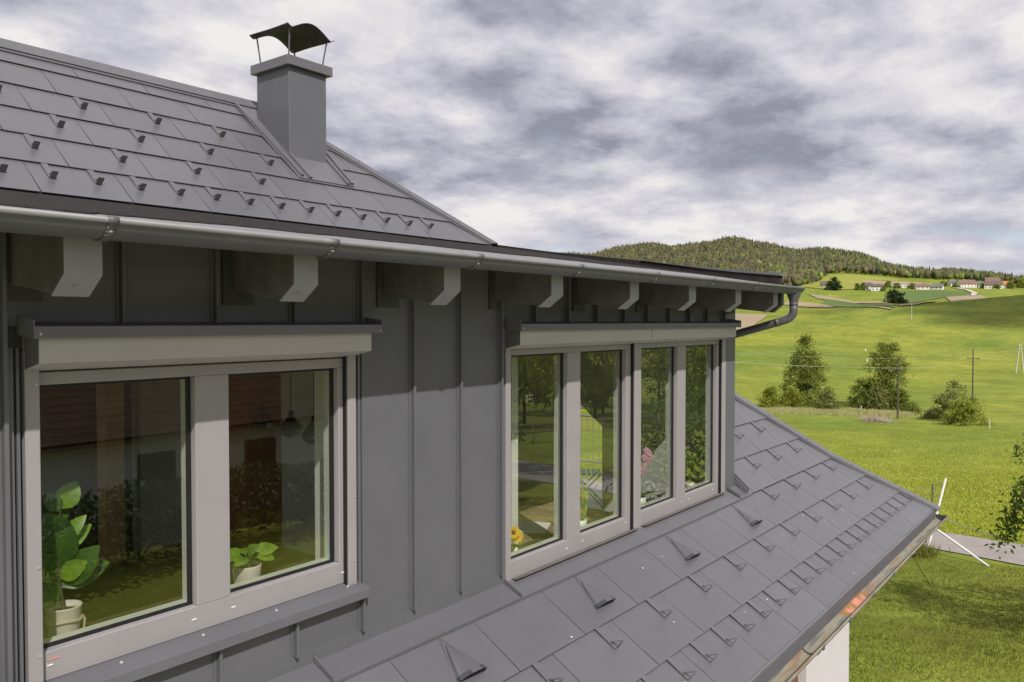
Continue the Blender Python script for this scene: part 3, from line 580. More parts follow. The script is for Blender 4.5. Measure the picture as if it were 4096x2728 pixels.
# ---------------------------------------------------------------- windows
def ring(m, x0, x1, z0, z1, ya, yb, l, r, b, t):
    m.box(x0, x0+l, ya, yb, z0, z1); m.box(x1-r, x1, ya, yb, z0, z1); m.box(x0+l, x1-r, ya, yb, z0, z0+b); m.box(x0+l, x1-r, ya, yb, z1-t, z1)
def window(label, x0, x1, units, ztop, zglt, zglb, zbot, boxx, rails, clips):
    w = group_part('window', HOUSE); w['label'] = label
    for xa, xb, ga, gb in units:                           # each unit: outer sash frame and two panes
        m = MB(); fy = 3.34
        m.box(xa, xb, fy, fy+.06, zbot, zglb); m.box(xa, xb, fy, fy+.06, zglt, ztop)
        m.box(xa, ga[0], fy, fy+.06, zglb, zglt); m.box(ga[1], gb[0], fy-.001, fy+.06, zglb, zglt); m.box(gb[1], xb, fy, fy+.06, zglb, zglt)
        m.build('sash_frame', 'frame_alu', w, bevel=.003)
        for g in (ga, gb):
            m = MB(); ring(m, g[0]-.004, g[1]+.004, zglb-.004, zglt+.004, fy+.040, fy+.052, .024, .024, .018, .018); m.build('gasket', 'rubber', w)
            m = MB(); m.add([(g[0], fy+.046, zglb), (g[1], fy+.046, zglb), (g[1], fy+.046, zglt), (g[0], fy+.046, zglt)], [(0, 1, 2, 3)]); m.build('pane', 'glass', w)
            m = MB(); ring(m, g[0]-.04, g[1]+.04, zglb-.05, zglt+.05, fy+.064, fy+.125, .042, .042, .058, .055); m.build('inner_frame', 'white_frame', w, bevel=.004)
    for ra, rb in rails:                                   # guide rails of the blind
        m = MB(); m.box(ra, rb, WY, WY+.055, zbot-.012, -.11); o = m.build('guide_rail', 'frame_alu', w, bevel=.003)
        if ra > x0+.1: mm = MB(); mm.box(ra-.004, ra-.0004, WY+.012, WY+.05, zbot-.008, -.118); mm.build('brush_seal', 'rubber', o)
        for z in (-.24, (-.24+zbot)/2-.12, zbot+.12):
            mm = MB(); mm.tube([(rb-.014 if ra < (x0+x1)/2 else rb-.018, WY+.002, z), (rb-.014 if ra < (x0+x1)/2 else rb-.018, WY-.004, z)], .0055, 8); mm.build('screw', 'screw', o)
    m = MB(); m.box(boxx[0], boxx[1], 3.18, 3.345, -.112, -.055); m.add([(boxx[0], 3.18, -.157), (boxx[1], 3.18, -.157), (boxx[1], 3.18, -.112), (boxx[0], 3.18, -.112), (boxx[0], 3.34, -.192), (boxx[1], 3.34, -.192), (boxx[1], 3.34, -.112), (boxx[0], 3.34, -.112)],
        [(0, 1, 2, 3), (0, 4, 5, 1), (0, 3, 7, 4), (1, 5, 6, 2)])
    bx = m.build('blind_box', 'box_alu', w)
    for e_ in (boxx[0]-.0030, boxx[1]+.0005): m = MB(); m.prism([(e_, 3.181, -.06), (e_, 3.181, -.156), (e_, 3.30, -.183), (e_, 3.30, -.06)], (.0025, 0, 0)); m.build('end_plate', 'cap_coat', bx)
    if x0 > 3:
        m = MB(); m.box(6.0, 6.002, 3.1785, 3.19, -.156, -.056); m.build('joint', 'dark_coat', bx)
    ca, cb = boxx[0]-.028, boxx[1]+.050
    pr = [(ca, WY, -.004), (ca, 3.150, -.020), (ca, 3.147, -.064), (ca, 3.152, -.064), (ca, 3.155, -.028), (ca, WY, -.014)]
    m = MB(); m.prism(pr, (cb-ca, 0, 0)); cp = m.build('rain_cap', 'cap_coat', w)
    for x in (ca-.002, cb-.002):
        m = MB(); m.prism([(x, WY, .022), (x, 3.148, .004), (x, 3.147, -.066), (x, WY, -.05)], (.004, 0, 0)); m.build('cap_end', 'cap_coat', cp)
    for x in (ca+.02, cb-.02):
        mm = MB(); mm.tube([(x, 3.148, -.048), (x, 3.142, -.048)], .005, 8); mm.build('screw', 'screw', cp)
    for x, z in clips:
        mm = MB(); mm.box(x-.011, x+.011, 3.336, 3.339, z-.0025, z+.0025); mm.build('drain_slot', 'white_paint', w)
    return w
W1 = window('two-pane grey window with a fig plant and a pothos behind the glass', 1.27, 2.898,
    [(1.29, 2.863, (1.335, 1.988), (2.157, 2.810))], -.198, -.248, -1.290, -1.405, (1.274, 2.898), [(1.27, 1.323), (2.842, 2.898)],
    [(1.36, -1.345), (1.97, -1.345), (2.17, -1.345), (2.83, -1.345)])
W2 = window('wide four-pane grey window beside the corner with orchid and sunflower inside', 4.197, 7.82,
    [(4.22, 5.945, (4.30, 4.988), (5.165, 5.862)), (6.03, 7.765, (6.12, 6.81), (6.978, 7.690))], -.192, -.234, -1.640, -1.757, (4.195, 7.785), [(4.197, 4.252), (5.938, 6.045), (7.742, 7.822)],
    [(4.98, -1.70), (5.2, -1.69), (5.86, -1.68), (6.9, -1.69), (7.05, -1.69), (7.6, -1.69)])
m = MB(); pr = [(1.205, WY+.045, -1.405), (1.205, 3.238, -1.434), (1.205, 3.234, -1.482), (1.205, 3.242, -1.482), (1.205, WY+.045, -1.45)]; m.prism(pr, (2.935-1.205, 0, 0)); s1 = m.build('sill', 'wall_coat', W1, bevel=.002)
m = MB(); m.box(1.352, 1.398, 3.3375, 3.3392, -1.327, -1.319); m.build('sticker', 'sticker', W1)
for x in (1.62, 1.99, 2.38, 2.83):
    mm = MB(); mm.tube([(x, 3.302, -1.417), (x, 3.296, -1.411)], .0065, 8); mm.build('screw', 'screw', s1)
m = MB(); pr = [(4.25, 3.352, -1.752), (4.25, WY+.004, -1.764), (4.25, WY-.004, -1.785), (4.25, 3.352, -1.80)]; m.prism(pr, (3.49, 0, 0)); s2 = m.build('sill', 'sill_dirt', W2)
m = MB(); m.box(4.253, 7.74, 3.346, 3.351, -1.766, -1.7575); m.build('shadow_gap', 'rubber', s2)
for xa_, xb_ in ((4.26, 5.935), (6.05, 7.735)):
    a_ = Vector((xa_, 3.2955, -1.7405)); c_ = ML @ Vector((xa_, .548, .0305)); m = MB(); m.prism([a_, Vector((xa_, c_.y, c_.z)), Vector((xa_, c_.y, c_.z+.003)), a_+Vector((0, 0, .003))], (xb_-xa_, 0, 0)); m.build('dirt_strip', 'sill_dirt', s2)
for x in (4.62, 5.12, 5.62, 6.2, 6.7, 7.2, 7.6):
    mm = MB(); mm.tube([(x, 3.318, -1.758), (x, 3.312, -1.752)], .006, 8); mm.build('screw', 'screw', s2)
m = MB(); m.box(1.207, 1.232, 3.302, 3.325, -1.42, -.10); m.box(1.243, 1.254, 3.306, 3.325, -1.42, -.10); m.build('reveal_strip', 'wall_coat', W1)
m = MB(); m.box(2.915, 2.931, 3.306, 3.325, -1.42, -.02); m.build('reveal_strip', 'wall_coat', W1)
m = MB(); m.box(4.165, 4.176, 3.302, 3.325, -1.70, -.10); m.build('reveal_strip', 'wall_coat', W2)
# ---------------------------------------------------------------- dormer eave: rafters, soffit, low roof, gutter, downpipe
RX = [-.66, .28, 1.221, 2.154, 3.097, 4.067, 5.040, 5.995, 6.945, 7.895]
for x in RX:
    pr = [(x, 2.845, .315), (x, 2.845, .160), (x, 2.935, .095), (x, 3.34, .142), (x, 3.34, .36)]
    m = MB(); m.prism(pr, (.125, 0, 0)); rf = m.build('rafter', 'rafter_wood', HOUSE, bevel=.003)
    m = MB(); pr = [(x-.001, 2.842, .315), (x-.001, 2.842, .158), (x-.001, 2.944, .085), (x-.001, 2.946, .088), (x-.001, 2.845, .161), (x-.001, 2.845, .315)]; m.prism(pr, (.127, 0, 0)); m.build('rafter_end_cap', 'rafter_cap', rf)
    m = MB(); c = Vector((x+.055, 2.893, .1215)); nn = Vector((0, -.585, -.81)); m.tube([c, c+nn*.005], .008, 10); m.build('screw', 'rafter_cap', rf)
    m = MB(); m.box(x-.055, x+.11, 3.288, 3.2995, .075, .36); m.build('collar_plate', 'dark_coat', rf)
m = MB(); m.prism([(8.10, 2.84, .33), (8.10, 2.84, .165), (8.10, 2.935, .085), (8.10, 3.6, .16), (8.10, 6.4, .50), (8.10, 6.4, .86)], (.085, 0, 0)); m.build('barge_board', 'dark_coat', HOUSE)
RS = .1585
def rz(y): return .352 + (y-2.78)*RS
m = MB(); m.prism([(-1.5, 2.80, rz(2.8)-.05), (-1.5, 6.55, rz(6.55)-.05), (-1.5, 6.55, rz(6.55)-.004), (-1.5, 2.775, rz(2.775)-.004), (-1.5, 2.775, rz(2.775)-.03)], (9.65, 0, 0)); dormer_roof = m.build('dormer_roof', 'soffit', HOUSE)
m = MB(); m.prism([(-1.5, 2.76, rz(2.76)-.012), (-1.5, 2.76, rz(2.76)), (-1.5, 4.4, rz(4.4)), (-1.5, 4.4, rz(4.4)-.003), (-1.5, 2.764, rz(2.764)-.004), (-1.5, 2.764, rz(2.764)-.03)], (9.645, 0, 0)); m.build('eave_strip', 'zinc', dormer_roof)
m = MB(); xs = np.arange(-1.5, 8.101, .06); yf = np.interp(xs, [0, 1.3, 2.4, 5, 8.1], [2.80, 2.95, 3.45, 3.62, 3.72]) + .035*np.sin(xs*9.1) + RNG.normal(0, .018, len(xs)) + .03*np.sin(xs*3.7+1)
vs = []
for x, y in zip(xs, yf): vs += [(x, y, rz(y)+.0025), (x, y+.004, rz(y)+.009), (x, 6.53, rz(6.53)+.009)]
m.add(vs, [(i*3+j, i*3+3+j, i*3+4+j, i*3+1+j) for i in range(len(xs)-1) for j in (0, 1)]); m.build('bitumen_sheet', 'bitumen', dormer_roof)
UP = [(2.84, .092), (3.3, .072), (3.7, .066), (4.4, .068), (5.7, .034), (6.5, .036)]
m = MB(); m.prism([(8.04, 2.84, rz(2.84)+.004), (8.04, 6.5, rz(6.5)+.004)] + [(8.04, y, rz(y)+h) for y, h in UP[::-1]], (.10, 0, 0)); vg = m.build('verge_upstand', 'bitumen', dormer_roof)
m = MB(); m.prism([(8.025, y, rz(y)+h+.001) for y, h in [(2.82, .093)]+UP[1:4]] + [(8.025, y, rz(y)+h+t) for (y, h), t in zip([(2.82, .093)]+UP[1:4], (.028, .022, .014, .004))][::-1], (.175, 0, 0)); m.build('verge_cap', 'roof_coat', vg)
ug = half_gutter('gutter', 'gutter_grey', HOUSE, -.9, 8.30, 2.745, .331, .075, .80, .0105)
m = MB(); m.tube([(-.9, 2.6695, .3312), (8.302, 2.6695, .3312)], .0112, 12); m.build('rolled_edge_highlight', 'zinc', ug, smooth=True)  # lighter zinc tone stands in for the highlight along the gutter lip
ug['label'] = 'grey half-round gutter with straps along the dormer eave'
ug.modifiers.new('e', 'EDGE_SPLIT').split_angle = R_(60)
m = MB(); m.prism([(8.30, 2.745+.075*math.cos(math.pi+math.pi*i/12), .331+.06*math.sin(math.pi+math.pi*i/12)) for i in range(13)], (.004, 0, 0)); m.build('end_cap', 'gutter_grey', ug)
for x in (-.6, .35, 1.30, 2.23, 3.18, 4.13, 5.12, 6.08, 7.03, 8.03):
    m = MB(); pts = []
    for i in range(13):
        a = math.pi*1.03 + math.pi*.9*i/12; pts.append((2.745+.079*math.cos(a), .331+.0645*math.sin(a)))
    for (ya, za), (yb, zb) in zip(pts[:-1], pts[1:]):
        m.add([(x-.016, ya, za), (x+.016, ya, za), (x+.016, yb, zb), (x-.016, yb, zb)], [(0, 3, 2, 1)])
    m.tube([(x-.016, 2.669, .331), (x+.016, 2.669, .331)], .0122, 10)
    st = m.build('strap', 'gutter_grey', ug, smooth=True); st.modifiers.new('s', 'SOLIDIFY').thickness = .003
    mm = MB(); c = Vector((x, 2.745+.079*math.cos(math.pi*1.2), .331+.0645*math.sin(math.pi*1.2))); d = Vector((0, math.cos(math.pi*1.2), math.sin(math.pi*1.2))); mm.tube([c, c+d*.004], [.007, .005], 8); mm.build('rivet', 'zinc', ug)
dp = group_part('downpipe', HOUSE)
m = MB(); m.lathe([(.072, .0), (.066, -.03), (.045, -.085), (.043, -.12)], (8.20, 2.745, .295), 20, False); m.build('funnel', 'pipe_grey', dp, smooth=True)
path = [(8.20, 2.745, .20), (8.20, 2.745, .10), (8.198, 2.752, .065), (8.192, 2.775, .035), (8.182, 2.81, .014), (8.17, 2.86, -.004), (8.14, 3.10, -.075), (8.12, 3.31, -.135), (8.115, 3.55, -.20)]
m = MB(); m.tube(path, .041, 18); m.build('pipe', 'pipe_grey', dp, smooth=True)
for q, w_ in (((8.20, 2.745, .185), .03), ((8.165, 2.88, -.010), .02)):
    m = MB(); 
    if w_ > .025: m.tube([q, (q[0], q[1], q[2]-.03)], .0435, 18)
    else: m.tube([q, (q[0]-.004, q[1]+.035, q[2]-.011)], .0432, 18)
    m.build('sleeve', 'pipe_grey', dp, smooth=True)
# ---------------------------------------------------------------- chimney
m = MB(); m.box(5.592, 6.110, 7.447, 8.045, 1.2, 2.83); ch = m.build('chimney', 'wall_coat', HOUSE, bevel=.006)
m = MB(); m.box(5.538, 6.164, 7.395, 8.09, 2.822, 2.928); m.build('chimney_cap', 'roof_coat', ch, bevel=.004)
# barrel-arched cowl sheet with upturned foot edges, open at both ends
cx, cy, cz = 5.855, 7.735, 3.243
def cowl_z(u):
    a_ = abs(u); return .112*math.cos(math.pi/2*min(1, a_/.272))**1.15 - .012 + (.030*((a_-.268)/.06)**1.3 if a_ > .268 else 0)
m = MB(); vs = []; nx, ny = 40, 8
for i in range(nx+1):
    u = -.325 + .65*i/nx
    for j in range(ny+1):
        v = -.355 + .71*j/ny; vs.append((u, v, cowl_z(u) + .004*math.sin(7*v+3*u)))
rot = Matrix.Translation((cx, cy, cz)) @ Matrix.Rotation(R_(1.5), 4, 'Y') @ Matrix.Rotation(R_(.8), 4, 'X')
m.add([rot @ Vector(p) for p in vs], [(i*(ny+1)+j, (i+1)*(ny+1)+j, (i+1)*(ny+1)+j+1, i*(ny+1)+j+1) for i in range(nx) for j in range(ny)])
cw = m.build('cowl', 'cowl', ch, smooth=True); sl = cw.modifiers.new('s', 'SOLIDIFY'); sl.thickness = .008
for sx, sy in ((-1, -1), (1, -1), (-1, 1), (1, 1)):
    m = MB(); m.tube([(5.851+sx*.232, 7.742+sy*.255, 2.92), (5.855+sx*.262, 7.735+sy*.30, 3.242)], .0145, 6, flat=.45); m.build('cowl_leg', 'wall_coat', ch)
m = MB(); m.prism([(5.47, .87, .024), (6.24, .87, .024), (6.24, 2.28, .024), (5.40, 2.28, .024)], (0, 0, .006)); m.build('chimney_flashing', 'roof_coat', ch, world=MU)
for xa, xb, ta, tb in ((5.50, 5.40, .90, 2.30), (5.60, 5.585, .88, 1.5), (6.13, 6.13, .88, 2.0), (6.20, 6.26, .90, 2.1)):
    m = MB(); m.prism([(xa, ta, .028), (xa+.035, ta, .028), (xb+.035, tb, .028), (xb, tb, .028)], (0, 0, .028)); m.build('upstand', 'roof_coat', ch, world=MU)
# ================================================================ rooms behind the windows
m = MB(); m.box(.5, 8.02, 3.5, 8.6, -2.26, -2.20); m.build('room_floor', 'floor_wood', HOUSE)
m = MB(); m.box(.5, 8.02, 3.5, 6.6, .20, .26); m.add([(.5, 6.4, .21), (8.02, 6.4, .21), (8.02, 8.6, .0), (.5, 8.6, .0)], [(0, 1, 2, 3)]); m.build('ceiling', 'white_wall', HOUSE)
m = MB(); m.box(.5, 8.02, 7.62, 7.72, -2.2, .3); m.build('room_wall', 'dark_wall', HOUSE)
m = MB(); m.box(.4, .5, 3.5, 4.2, -2.2, .3); m.box(.4, .5, 7.2, 8.6, -2.2, .3); m.box(.4, .5, 4.2, 7.2, -2.2, -1.5); m.box(.4, .5, 4.2, 7.2, .05, .3); m.build('side_wall', 'white_wall', HOUSE)  # unseen opening cut in this wall to let daylight brighten the room
m = MB()
for poly in ([(3.5, -2.2), (4.86, -2.2), (4.86, .25), (3.5, .25)], [(4.86, -1.22), (5.27, -.90), (5.27, .25), (4.86, .25)], [(5.27, -2.2), (6.13, -2.2), (6.13, .25), (5.27, .25)], [(6.13, -2.2), (7.7, -2.2), (7.7, -1.0), (6.13, -1.0)], [(6.13, -.15), (7.7, -.15), (7.7, .25), (6.13, .25)]):
    m.prism([(7.98, y, z) for y, z in poly], (.06, 0, 0))
m.build('gable_wall', 'white_wall', HOUSE)
m = MB(); m.box(3.86, 4.36, 7.45, 7.60, -2.2, .2); m.build('wall_pier', 'white_wall', HOUSE)
m = MB(); m.box(2.905, 2.99, 3.50, 3.66, -1.5, -.1); m.build('window_reveal', 'white_wall', HOUSE)
m = MB(); m.box(4.80, 4.88, 3.72, 6.55, -2.2, .2); m.build('partition', 'white_wall', HOUSE)
m = MB(); m.box(3.46, 3.64, 7.30, 7.45, -2.2, .2); tag(m.build('timber_post', 'post_wood', bevel=.004), 'pale knotty timber post standing inside behind the left pane', 'post')
t = thing('cupboard', 'orange brown wooden cupboard deep inside the room behind the pothos', 'cupboard', (5.0, 6.9, -2.2))
m = MB(); m.box(4.55, 5.45, 6.75, 7.2, -2.2, .05); m.build('carcass', 'cabinet', t, bevel=.004)
for xa in (4.56, 5.005): m = MB(); m.box(xa, xa+.435, 6.73, 6.748, -2.12, .02); d_ = m.build('door', 'cabinet', t, bevel=.003); m = MB(); m.tube([(xa+(.40 if xa < 4.9 else .03), 6.72, -1.2), (xa+(.40 if xa < 4.9 else .03), 6.72, -1.0)], .008, 8); m.build('handle', 'rail_grey', d_)
# interior sill boards
m = MB(); m.box(1.25, 2.91, 3.47, 3.72, -1.385, -1.36); m.build('window_board', 'floor_wood', W1)
m = MB(); m.box(4.2, 7.83, 3.47, 3.72, -1.745, -1.72); m.build('window_board', 'floor_wood', W2)
# pendant lamps over the table: dark bell with a clear glass bowl below
lamp_lab = ['nearest pendant lamp, rightmost in the row, beside the white reveal', 'second pendant lamp from the right in the row', 'third pendant lamp from the right in the row', 'leftmost and farthest pendant lamp in the row']
for k, (x, y) in enumerate(((4.36, 5.5), (4.50, 6.0), (4.63, 6.6), (4.72, 7.1))):
    z0 = -.965
    t = thing('pendant_lamp', lamp_lab[k], 'lamp', (x, y, z0), 'pendant lamps above the table')
    m = MB(); m.lathe([(.105, .0), (.09, .035), (.055, .07), (.024, .11), (.02, .16), (.0, .165)], (x, y, z0), 20, True); m.build('shade', 'lamp_black', t, smooth=True)
    m = MB(); m.lathe([(.0, -.085), (.05, -.075), (.09, -.045), (.105, .0)], (x, y, z0-.002), 20, False); m.build('glass_bowl', 'lamp_glass', t, smooth=True)
    m = MB(); m.tube([(x, y, z0+.16), (x, y, .2 if y < 6.5 else .1)], .004, 6); m.build('cord', 'lamp_black', t)
t = thing('globe_lamp', 'round clear globe lamp with white highlight behind the third pane from left', 'lamp', (6.35, 4.75, -.74))
m = MB(); m.lathe([(.10*math.sin(math.pi*i/12), -.10*math.cos(math.pi*i/12)) for i in range(13)], (6.35, 4.75, -.74), 20, False); m.build('globe', 'lamp_glass', t, smooth=True)
m = MB(); m.tube([(6.35, 4.75, -.64), (6.35, 4.75, .2)], .004, 6); m.build('cord', 'lamp_black', t)
# ---- leaves
def leaf(m, base, direc, length, width, curl=.25, fold=.15, up=Vector((0, 0, 1)), shape=1.0, n=6):
    d = Vector(direc).normalized(); side = d.cross(up)
    side = side.normalized() if side.length > 1e-3 else Vector((1, 0, 0)); nn = side.cross(d).normalized(); vs = []
    for i in range(n+1):
        f = i/n; c = Vector(base) + d*(length*f) - nn*(curl*length*f*f)
        w = width*.5*(math.sin(math.pi*min(1, f**shape*.97+.02))**.75)
        vs += [c - side*w + nn*(fold*w), c, c + side*w + nn*(fold*w)]
    fs = []
    for i in range(n): b = i*3; fs += [(b, b+1, b+4, b+3), (b+1, b+2, b+5, b+4)]
    return m.add(vs, fs)
# fiddle leaf fig
FX, FY, FZ = 1.515, 3.575, -1.36
t = thing('fig_plant', 'fiddle-leaf fig in a rope-tied pale pot behind the leftmost pane', 'plant', (FX, FY, FZ))
m = MB(); m.lathe([(.052, 0), (.058, .05), (.068, .15), (.071, .155), (.066, .157), (.060, .13)], (FX, FY, FZ), 24); pt = m.build('pot', 'terracotta', t, smooth=True)
m = MB(); m.lathe([(.0, .128), (.06, .128)], (FX, FY, FZ), 16, False); m.build('soil', 'soil', pt)
m = MB(); m.tube([(FX+.0665*math.cos(a*math.pi/10), FY+.0665*math.sin(a*math.pi/10), FZ+.098+.004*math.sin(a)) for a in range(21)], .006, 6); m.tube([(FX+.066, FY-.02, FZ+.10), (FX+.074, FY-.025, FZ+.08), (FX+.07, FY-.025, FZ+.045)], .006, 5); m.build('rope', 'rope', pt)
m = MB(); m.tube([(FX, FY, FZ+.12), (FX-.015, FY, FZ+.26), (FX-.02, FY, FZ+.42), (FX-.005, FY, FZ+.60)], [.007, .006, .005, .003], 6); m.build('stem', 'bark', t)
figs = [((-.005, .0, .57), (.35, -.2, .75), .12, .085, 1), ((-.01, 0, .56), (-.5, .1, .8), .10, .06, 0), ((-.02, 0, .44), (-.35, -.5, .55), .17, .115, 0), ((-.02, 0, .42), (.5, -.3, .65), .15, .06, 1), ((-.02, 0, .38), (.75, -.1, .62), .17, .06, 1),
        ((-.02, 0, .30), (-.7, -.4, .35), .17, .12, 0), ((-.015, 0, .28), (.45, -.6, .45), .12, .075, 1), ((-.01, 0, .24), (.9, -.25, .38), .20, .085, 0), ((-.01, 0, .22), (-.75, -.4, .25), .17, .12, 0), ((0, 0, .25), (.35, -.5, .65), .20, .11, 0), ((-.02, 0, .34), (-.05, -.4, .9), .20, .12, 0), ((-.015, 0, .33), (-.2, .8, .4), .17, .10, 0), ((-.01, 0, .5), (.1, .7, .6), .13, .08, 0)]
for (o_, d_, l_, w_, y_) in figs:
    m = MB(); leaf(m, (FX+o_[0], FY+o_[1], FZ+o_[2]), d_, l_*1.0, w_*1.15, .22, .2, up=Vector((-.35, -.85, .35)), shape=.85); m.build('leaf', 'fig_leaf_young' if y_ else 'fig_leaf', t, smooth=True)
# pothos in ribbed pot
PX, PY, PZ = 2.40, 3.57, -1.36
t = thing('pothos_plant', 'small pothos in a ribbed beige pot behind the second pane', 'plant', (PX, PY, PZ))
m = MB(); prof = []
for i in range(25): f = i/24; prof.append((.056+.018*f**.6+.0022*math.sin(i*math.pi/1.0+.5)*(1 if i % 2 else -1), .118*f))
prof += [(.070, .12), (.066, .10)]
m.lathe(prof, (PX, PY, PZ), 28); pt = m.build('pot', 'terracotta', t, smooth=True)
m = MB(); m.lathe([(0, .095), (.067, .095)], (PX, PY, PZ), 16, False); m.build('soil', 'soil', pt)
for i, (d_, l_, w_, h_) in enumerate([((.9, -.3, .25), .115, .07, .17), ((.8, -.5, -.2), .095, .06, .165), ((.0, -.3, .3), .08, .06, .17), ((-.6, -.5, .1), .10, .065, .165), ((-.95, -.1, .25), .085, .06, .17), ((.3, .7, .3), .09, .06, .16), ((-.4, .7, .3), .09, .06, .16), ((.5, -.2, .5), .07, .05, .15)]):
    b = Vector((PX+d_[0]*.05, PY+d_[1]*.045, PZ+h_)); m = MB(); m.tube([(PX+d_[0]*.015, PY+d_[1]*.01, PZ+.09), (b+Vector((PX, PY, PZ+.13)))/2, b], .0028, 5); m.build('stalk', 'stem', t)
    m = MB(); leaf(m, b, d_, l_*1.05, w_*1.15, .30, .25, up=Vector((-.3, -.6, .7)), shape=.7); m.build('leaf', 'pothos_leaf', t, smooth=True)
# sunflower pot
SX, SY, SZ = 4.60, 3.56, -1.72
t = thing('sunflower', 'two yellow sunflowers in a small white pot at the corner of the pane', 'flower', (SX, SY, SZ))
m = MB(); m.lathe([(.038, 0), (.047, .085), (.044, .085), (.04, .07)], (SX, SY, SZ), 20); m.build('pot', 'white_pot', t, smooth=True)
for (dx_, dz_, r_) in ((-.012, .19, .052), (.028, .155, .055)):
    c = Vector((SX+dx_, SY-.02, SZ+dz_)); nrm = Vector((-.5, -.8, .25)).normalized(); a = nrm.cross(Vector((0, 0, 1))).normalized(); b = a.cross(nrm)
    m = MB(); m.tube([(SX, SY, SZ+.07), c+Vector((0, .01, -.01))], .004, 5); m.build('stalk', 'stem', t)
    m = MB()
    for k in range(15):
        an = 2*math.pi*k/15; leaf(m, c, a*math.cos(an)+b*math.sin(an)+nrm*.25, r_, .02, .1, .2, up=nrm, n=4)
    m.build('petals', 'petal_yellow', t)
    m = MB(); m.tube([c, c+nrm*.012], [.018, .014], 10); m.build('flower_centre', 'brown_wood', t)
for d_ in ((.9, -.3, .1), (-.7, -.6, .1), (.3, -.8, .2), (.6, .6, .1), (-.5, .6, .3)):
    m = MB(); leaf(m, (SX, SY, SZ+.09), d_, .075, .045, .4); m.build('leaf', 'fig_leaf', t)
# snake plant
NX, NY, NZ = 5.52, 3.57, -1.72
t = thing('snake_plant', 'snake plant with yellow-edged blades in a white pot', 'plant', (NX, NY, NZ))
m = MB(); m.lathe([(.045, 0), (.056, .10), (.052, .10), (.048, .08)], (NX, NY, NZ), 20); m.build('pot', 'white_pot', t, smooth=True)
for d_, l_ in (((.06, 0, 1), .46), ((.22, -.05, 1), .38), ((-.10, .05, 1), .40), ((.12, .12, 1), .30), ((-.02, -.1, 1), .25)):
    m = MB(); leaf(m, (NX+d_[0]*.08, NY+d_[1]*.1, NZ+.07), d_, l_, .05, .08, .3, up=Vector((-.6, -.8, 0)), shape=.6, n=8); m.build('leaf', 'snake_leaf', t, smooth=True)
# orchid
OX, OY, OZ = 6.53, 3.57, -1.72
t = thing('orchid', 'pink orchid in a white pot in the third pane of the wide window', 'flower', (OX, OY, OZ))
m = MB(); m.lathe([(.045, 0), (.055, .11), (.05, .11), (.046, .09)], (OX, OY, OZ), 20); m.build('pot', 'white_pot', t, smooth=True)
m = MB(); m.tube([(OX, OY, OZ+.1), (OX+.01, OY, OZ+.3), (OX+.03, OY-.02, OZ+.47), (OX+.10, OY-.03, OZ+.52)], .004, 6); m.build('stalk', 'stem', t)
for k, p in enumerate(((.02, -.01, .40), (.03, -.03, .47), (.11, -.03, .50), (.12, -.03, .44), (.0, -.02, .34), (.06, -.03, .53))):
    c = Vector((OX+p[0], OY+p[1], OZ+p[2])); nrm = Vector((-.7, -.7, .1+.1*(k % 3))).normalized(); a = nrm.cross(Vector((0, 0, 1))).normalized(); b = a.cross(nrm); m = MB()
    for j in range(5): an = 2*math.pi*j/5+.3; leaf(m, c, a*math.cos(an)+b*math.sin(an), .036, .034, .1, .1, up=nrm, n=4)
    m.build('blossom', 'petal_pink', t)
for d_ in ((.6, -.5, .5), (-.5, -.4, .6), (.2, .6, .4)):
    m = MB(); leaf(m, (OX, OY, OZ+.1), d_, .17, .065, .3, .3); m.build('leaf', 'fig_leaf', t, smooth=True)
# leafy plant in the last pane
ZX, ZY, ZZ = 7.56, 3.57, -1.72
t = thing('zamia_plant', 'dark leafy plant with upright fronds in the pane nearest the corner', 'plant', (ZX, ZY, ZZ))
m = MB(); m.lathe([(.04, 0), (.05, .08), (.045, .08), (.042, .06)], (ZX, ZY, ZZ), 20); m.build('pot', 'white_pot', t, smooth=True)
for d_, l_ in (((.30, -.05, 1), .36), ((.06, .0, 1), .34), ((-.25, .05, 1), .28), ((.45, .1, .8), .25)):
    d = Vector(d_).normalized(); m = MB(); m.tube([(ZX, ZY, ZZ+.06), Vector((ZX, ZY, ZZ+.06))+d*l_], .004, 5); m.build('stalk', 'stem', t)
    for j in range(4, 11):
        b = Vector((ZX, ZY, ZZ+.06))+d*(l_*j/10)
        for sg in (-1, 1):
            m = MB(); leaf(m, b, d*.5+Vector((-.78*sg*.8, .61*sg*.8, 0)), .07, .034, .15, n=4); m.build('leaf', 'fig_leaf', t)
# table with a sheet of paper, balcony railing and folding chairs beyond
t = thing('table', 'low wooden table inside behind the sunflowers', 'table', (5.4, 4.3, -2.2))
m = MB(); m.box(4.95, 6.4, 3.78, 4.7, -1.80, -1.76); m.build('table_top', 'table_wood', t, bevel=.004)
for x in (5.03, 6.32):
    for y in (3.86, 4.62): m = MB(); m.box(x-.03, x+.03, y-.03, y+.03, -2.2, -1.80); m.build('leg', 'table_wood', t)
m = MB(); m.prism([(5.40, 3.84, -1.758), (5.72, 4.0, -1.758), (5.62, 4.28, -1.758), (5.28, 4.10, -1.758)], (0, 0, .002)); tag(m.build('paper_sheet', 'paper'), 'printed white paper sheet lying on the table behind the glass', 'paper')
m = MB(); m.box(8.06, 10.3, 4.9, 8.4, -2.62, -2.52); m.build('balcony_slab', 'rail_grey', HOUSE)
t = thing('railing', 'grey metal balcony railing seen through the second pane of the wide window', 'railing', (10.2, 6.5, -2.52))
m = MB(); m.tube([(10.2, 4.95, -1.30), (10.2, 8.3, -1.30)], .022, 8); m.tube([(10.2, 4.95, -1.42), (10.2, 8.3, -1.42)], .014, 8); m.tube([(10.2, 4.95, -2.1), (10.2, 8.3, -2.1)], .014, 8); m.build('rail', 'rail_grey', t)
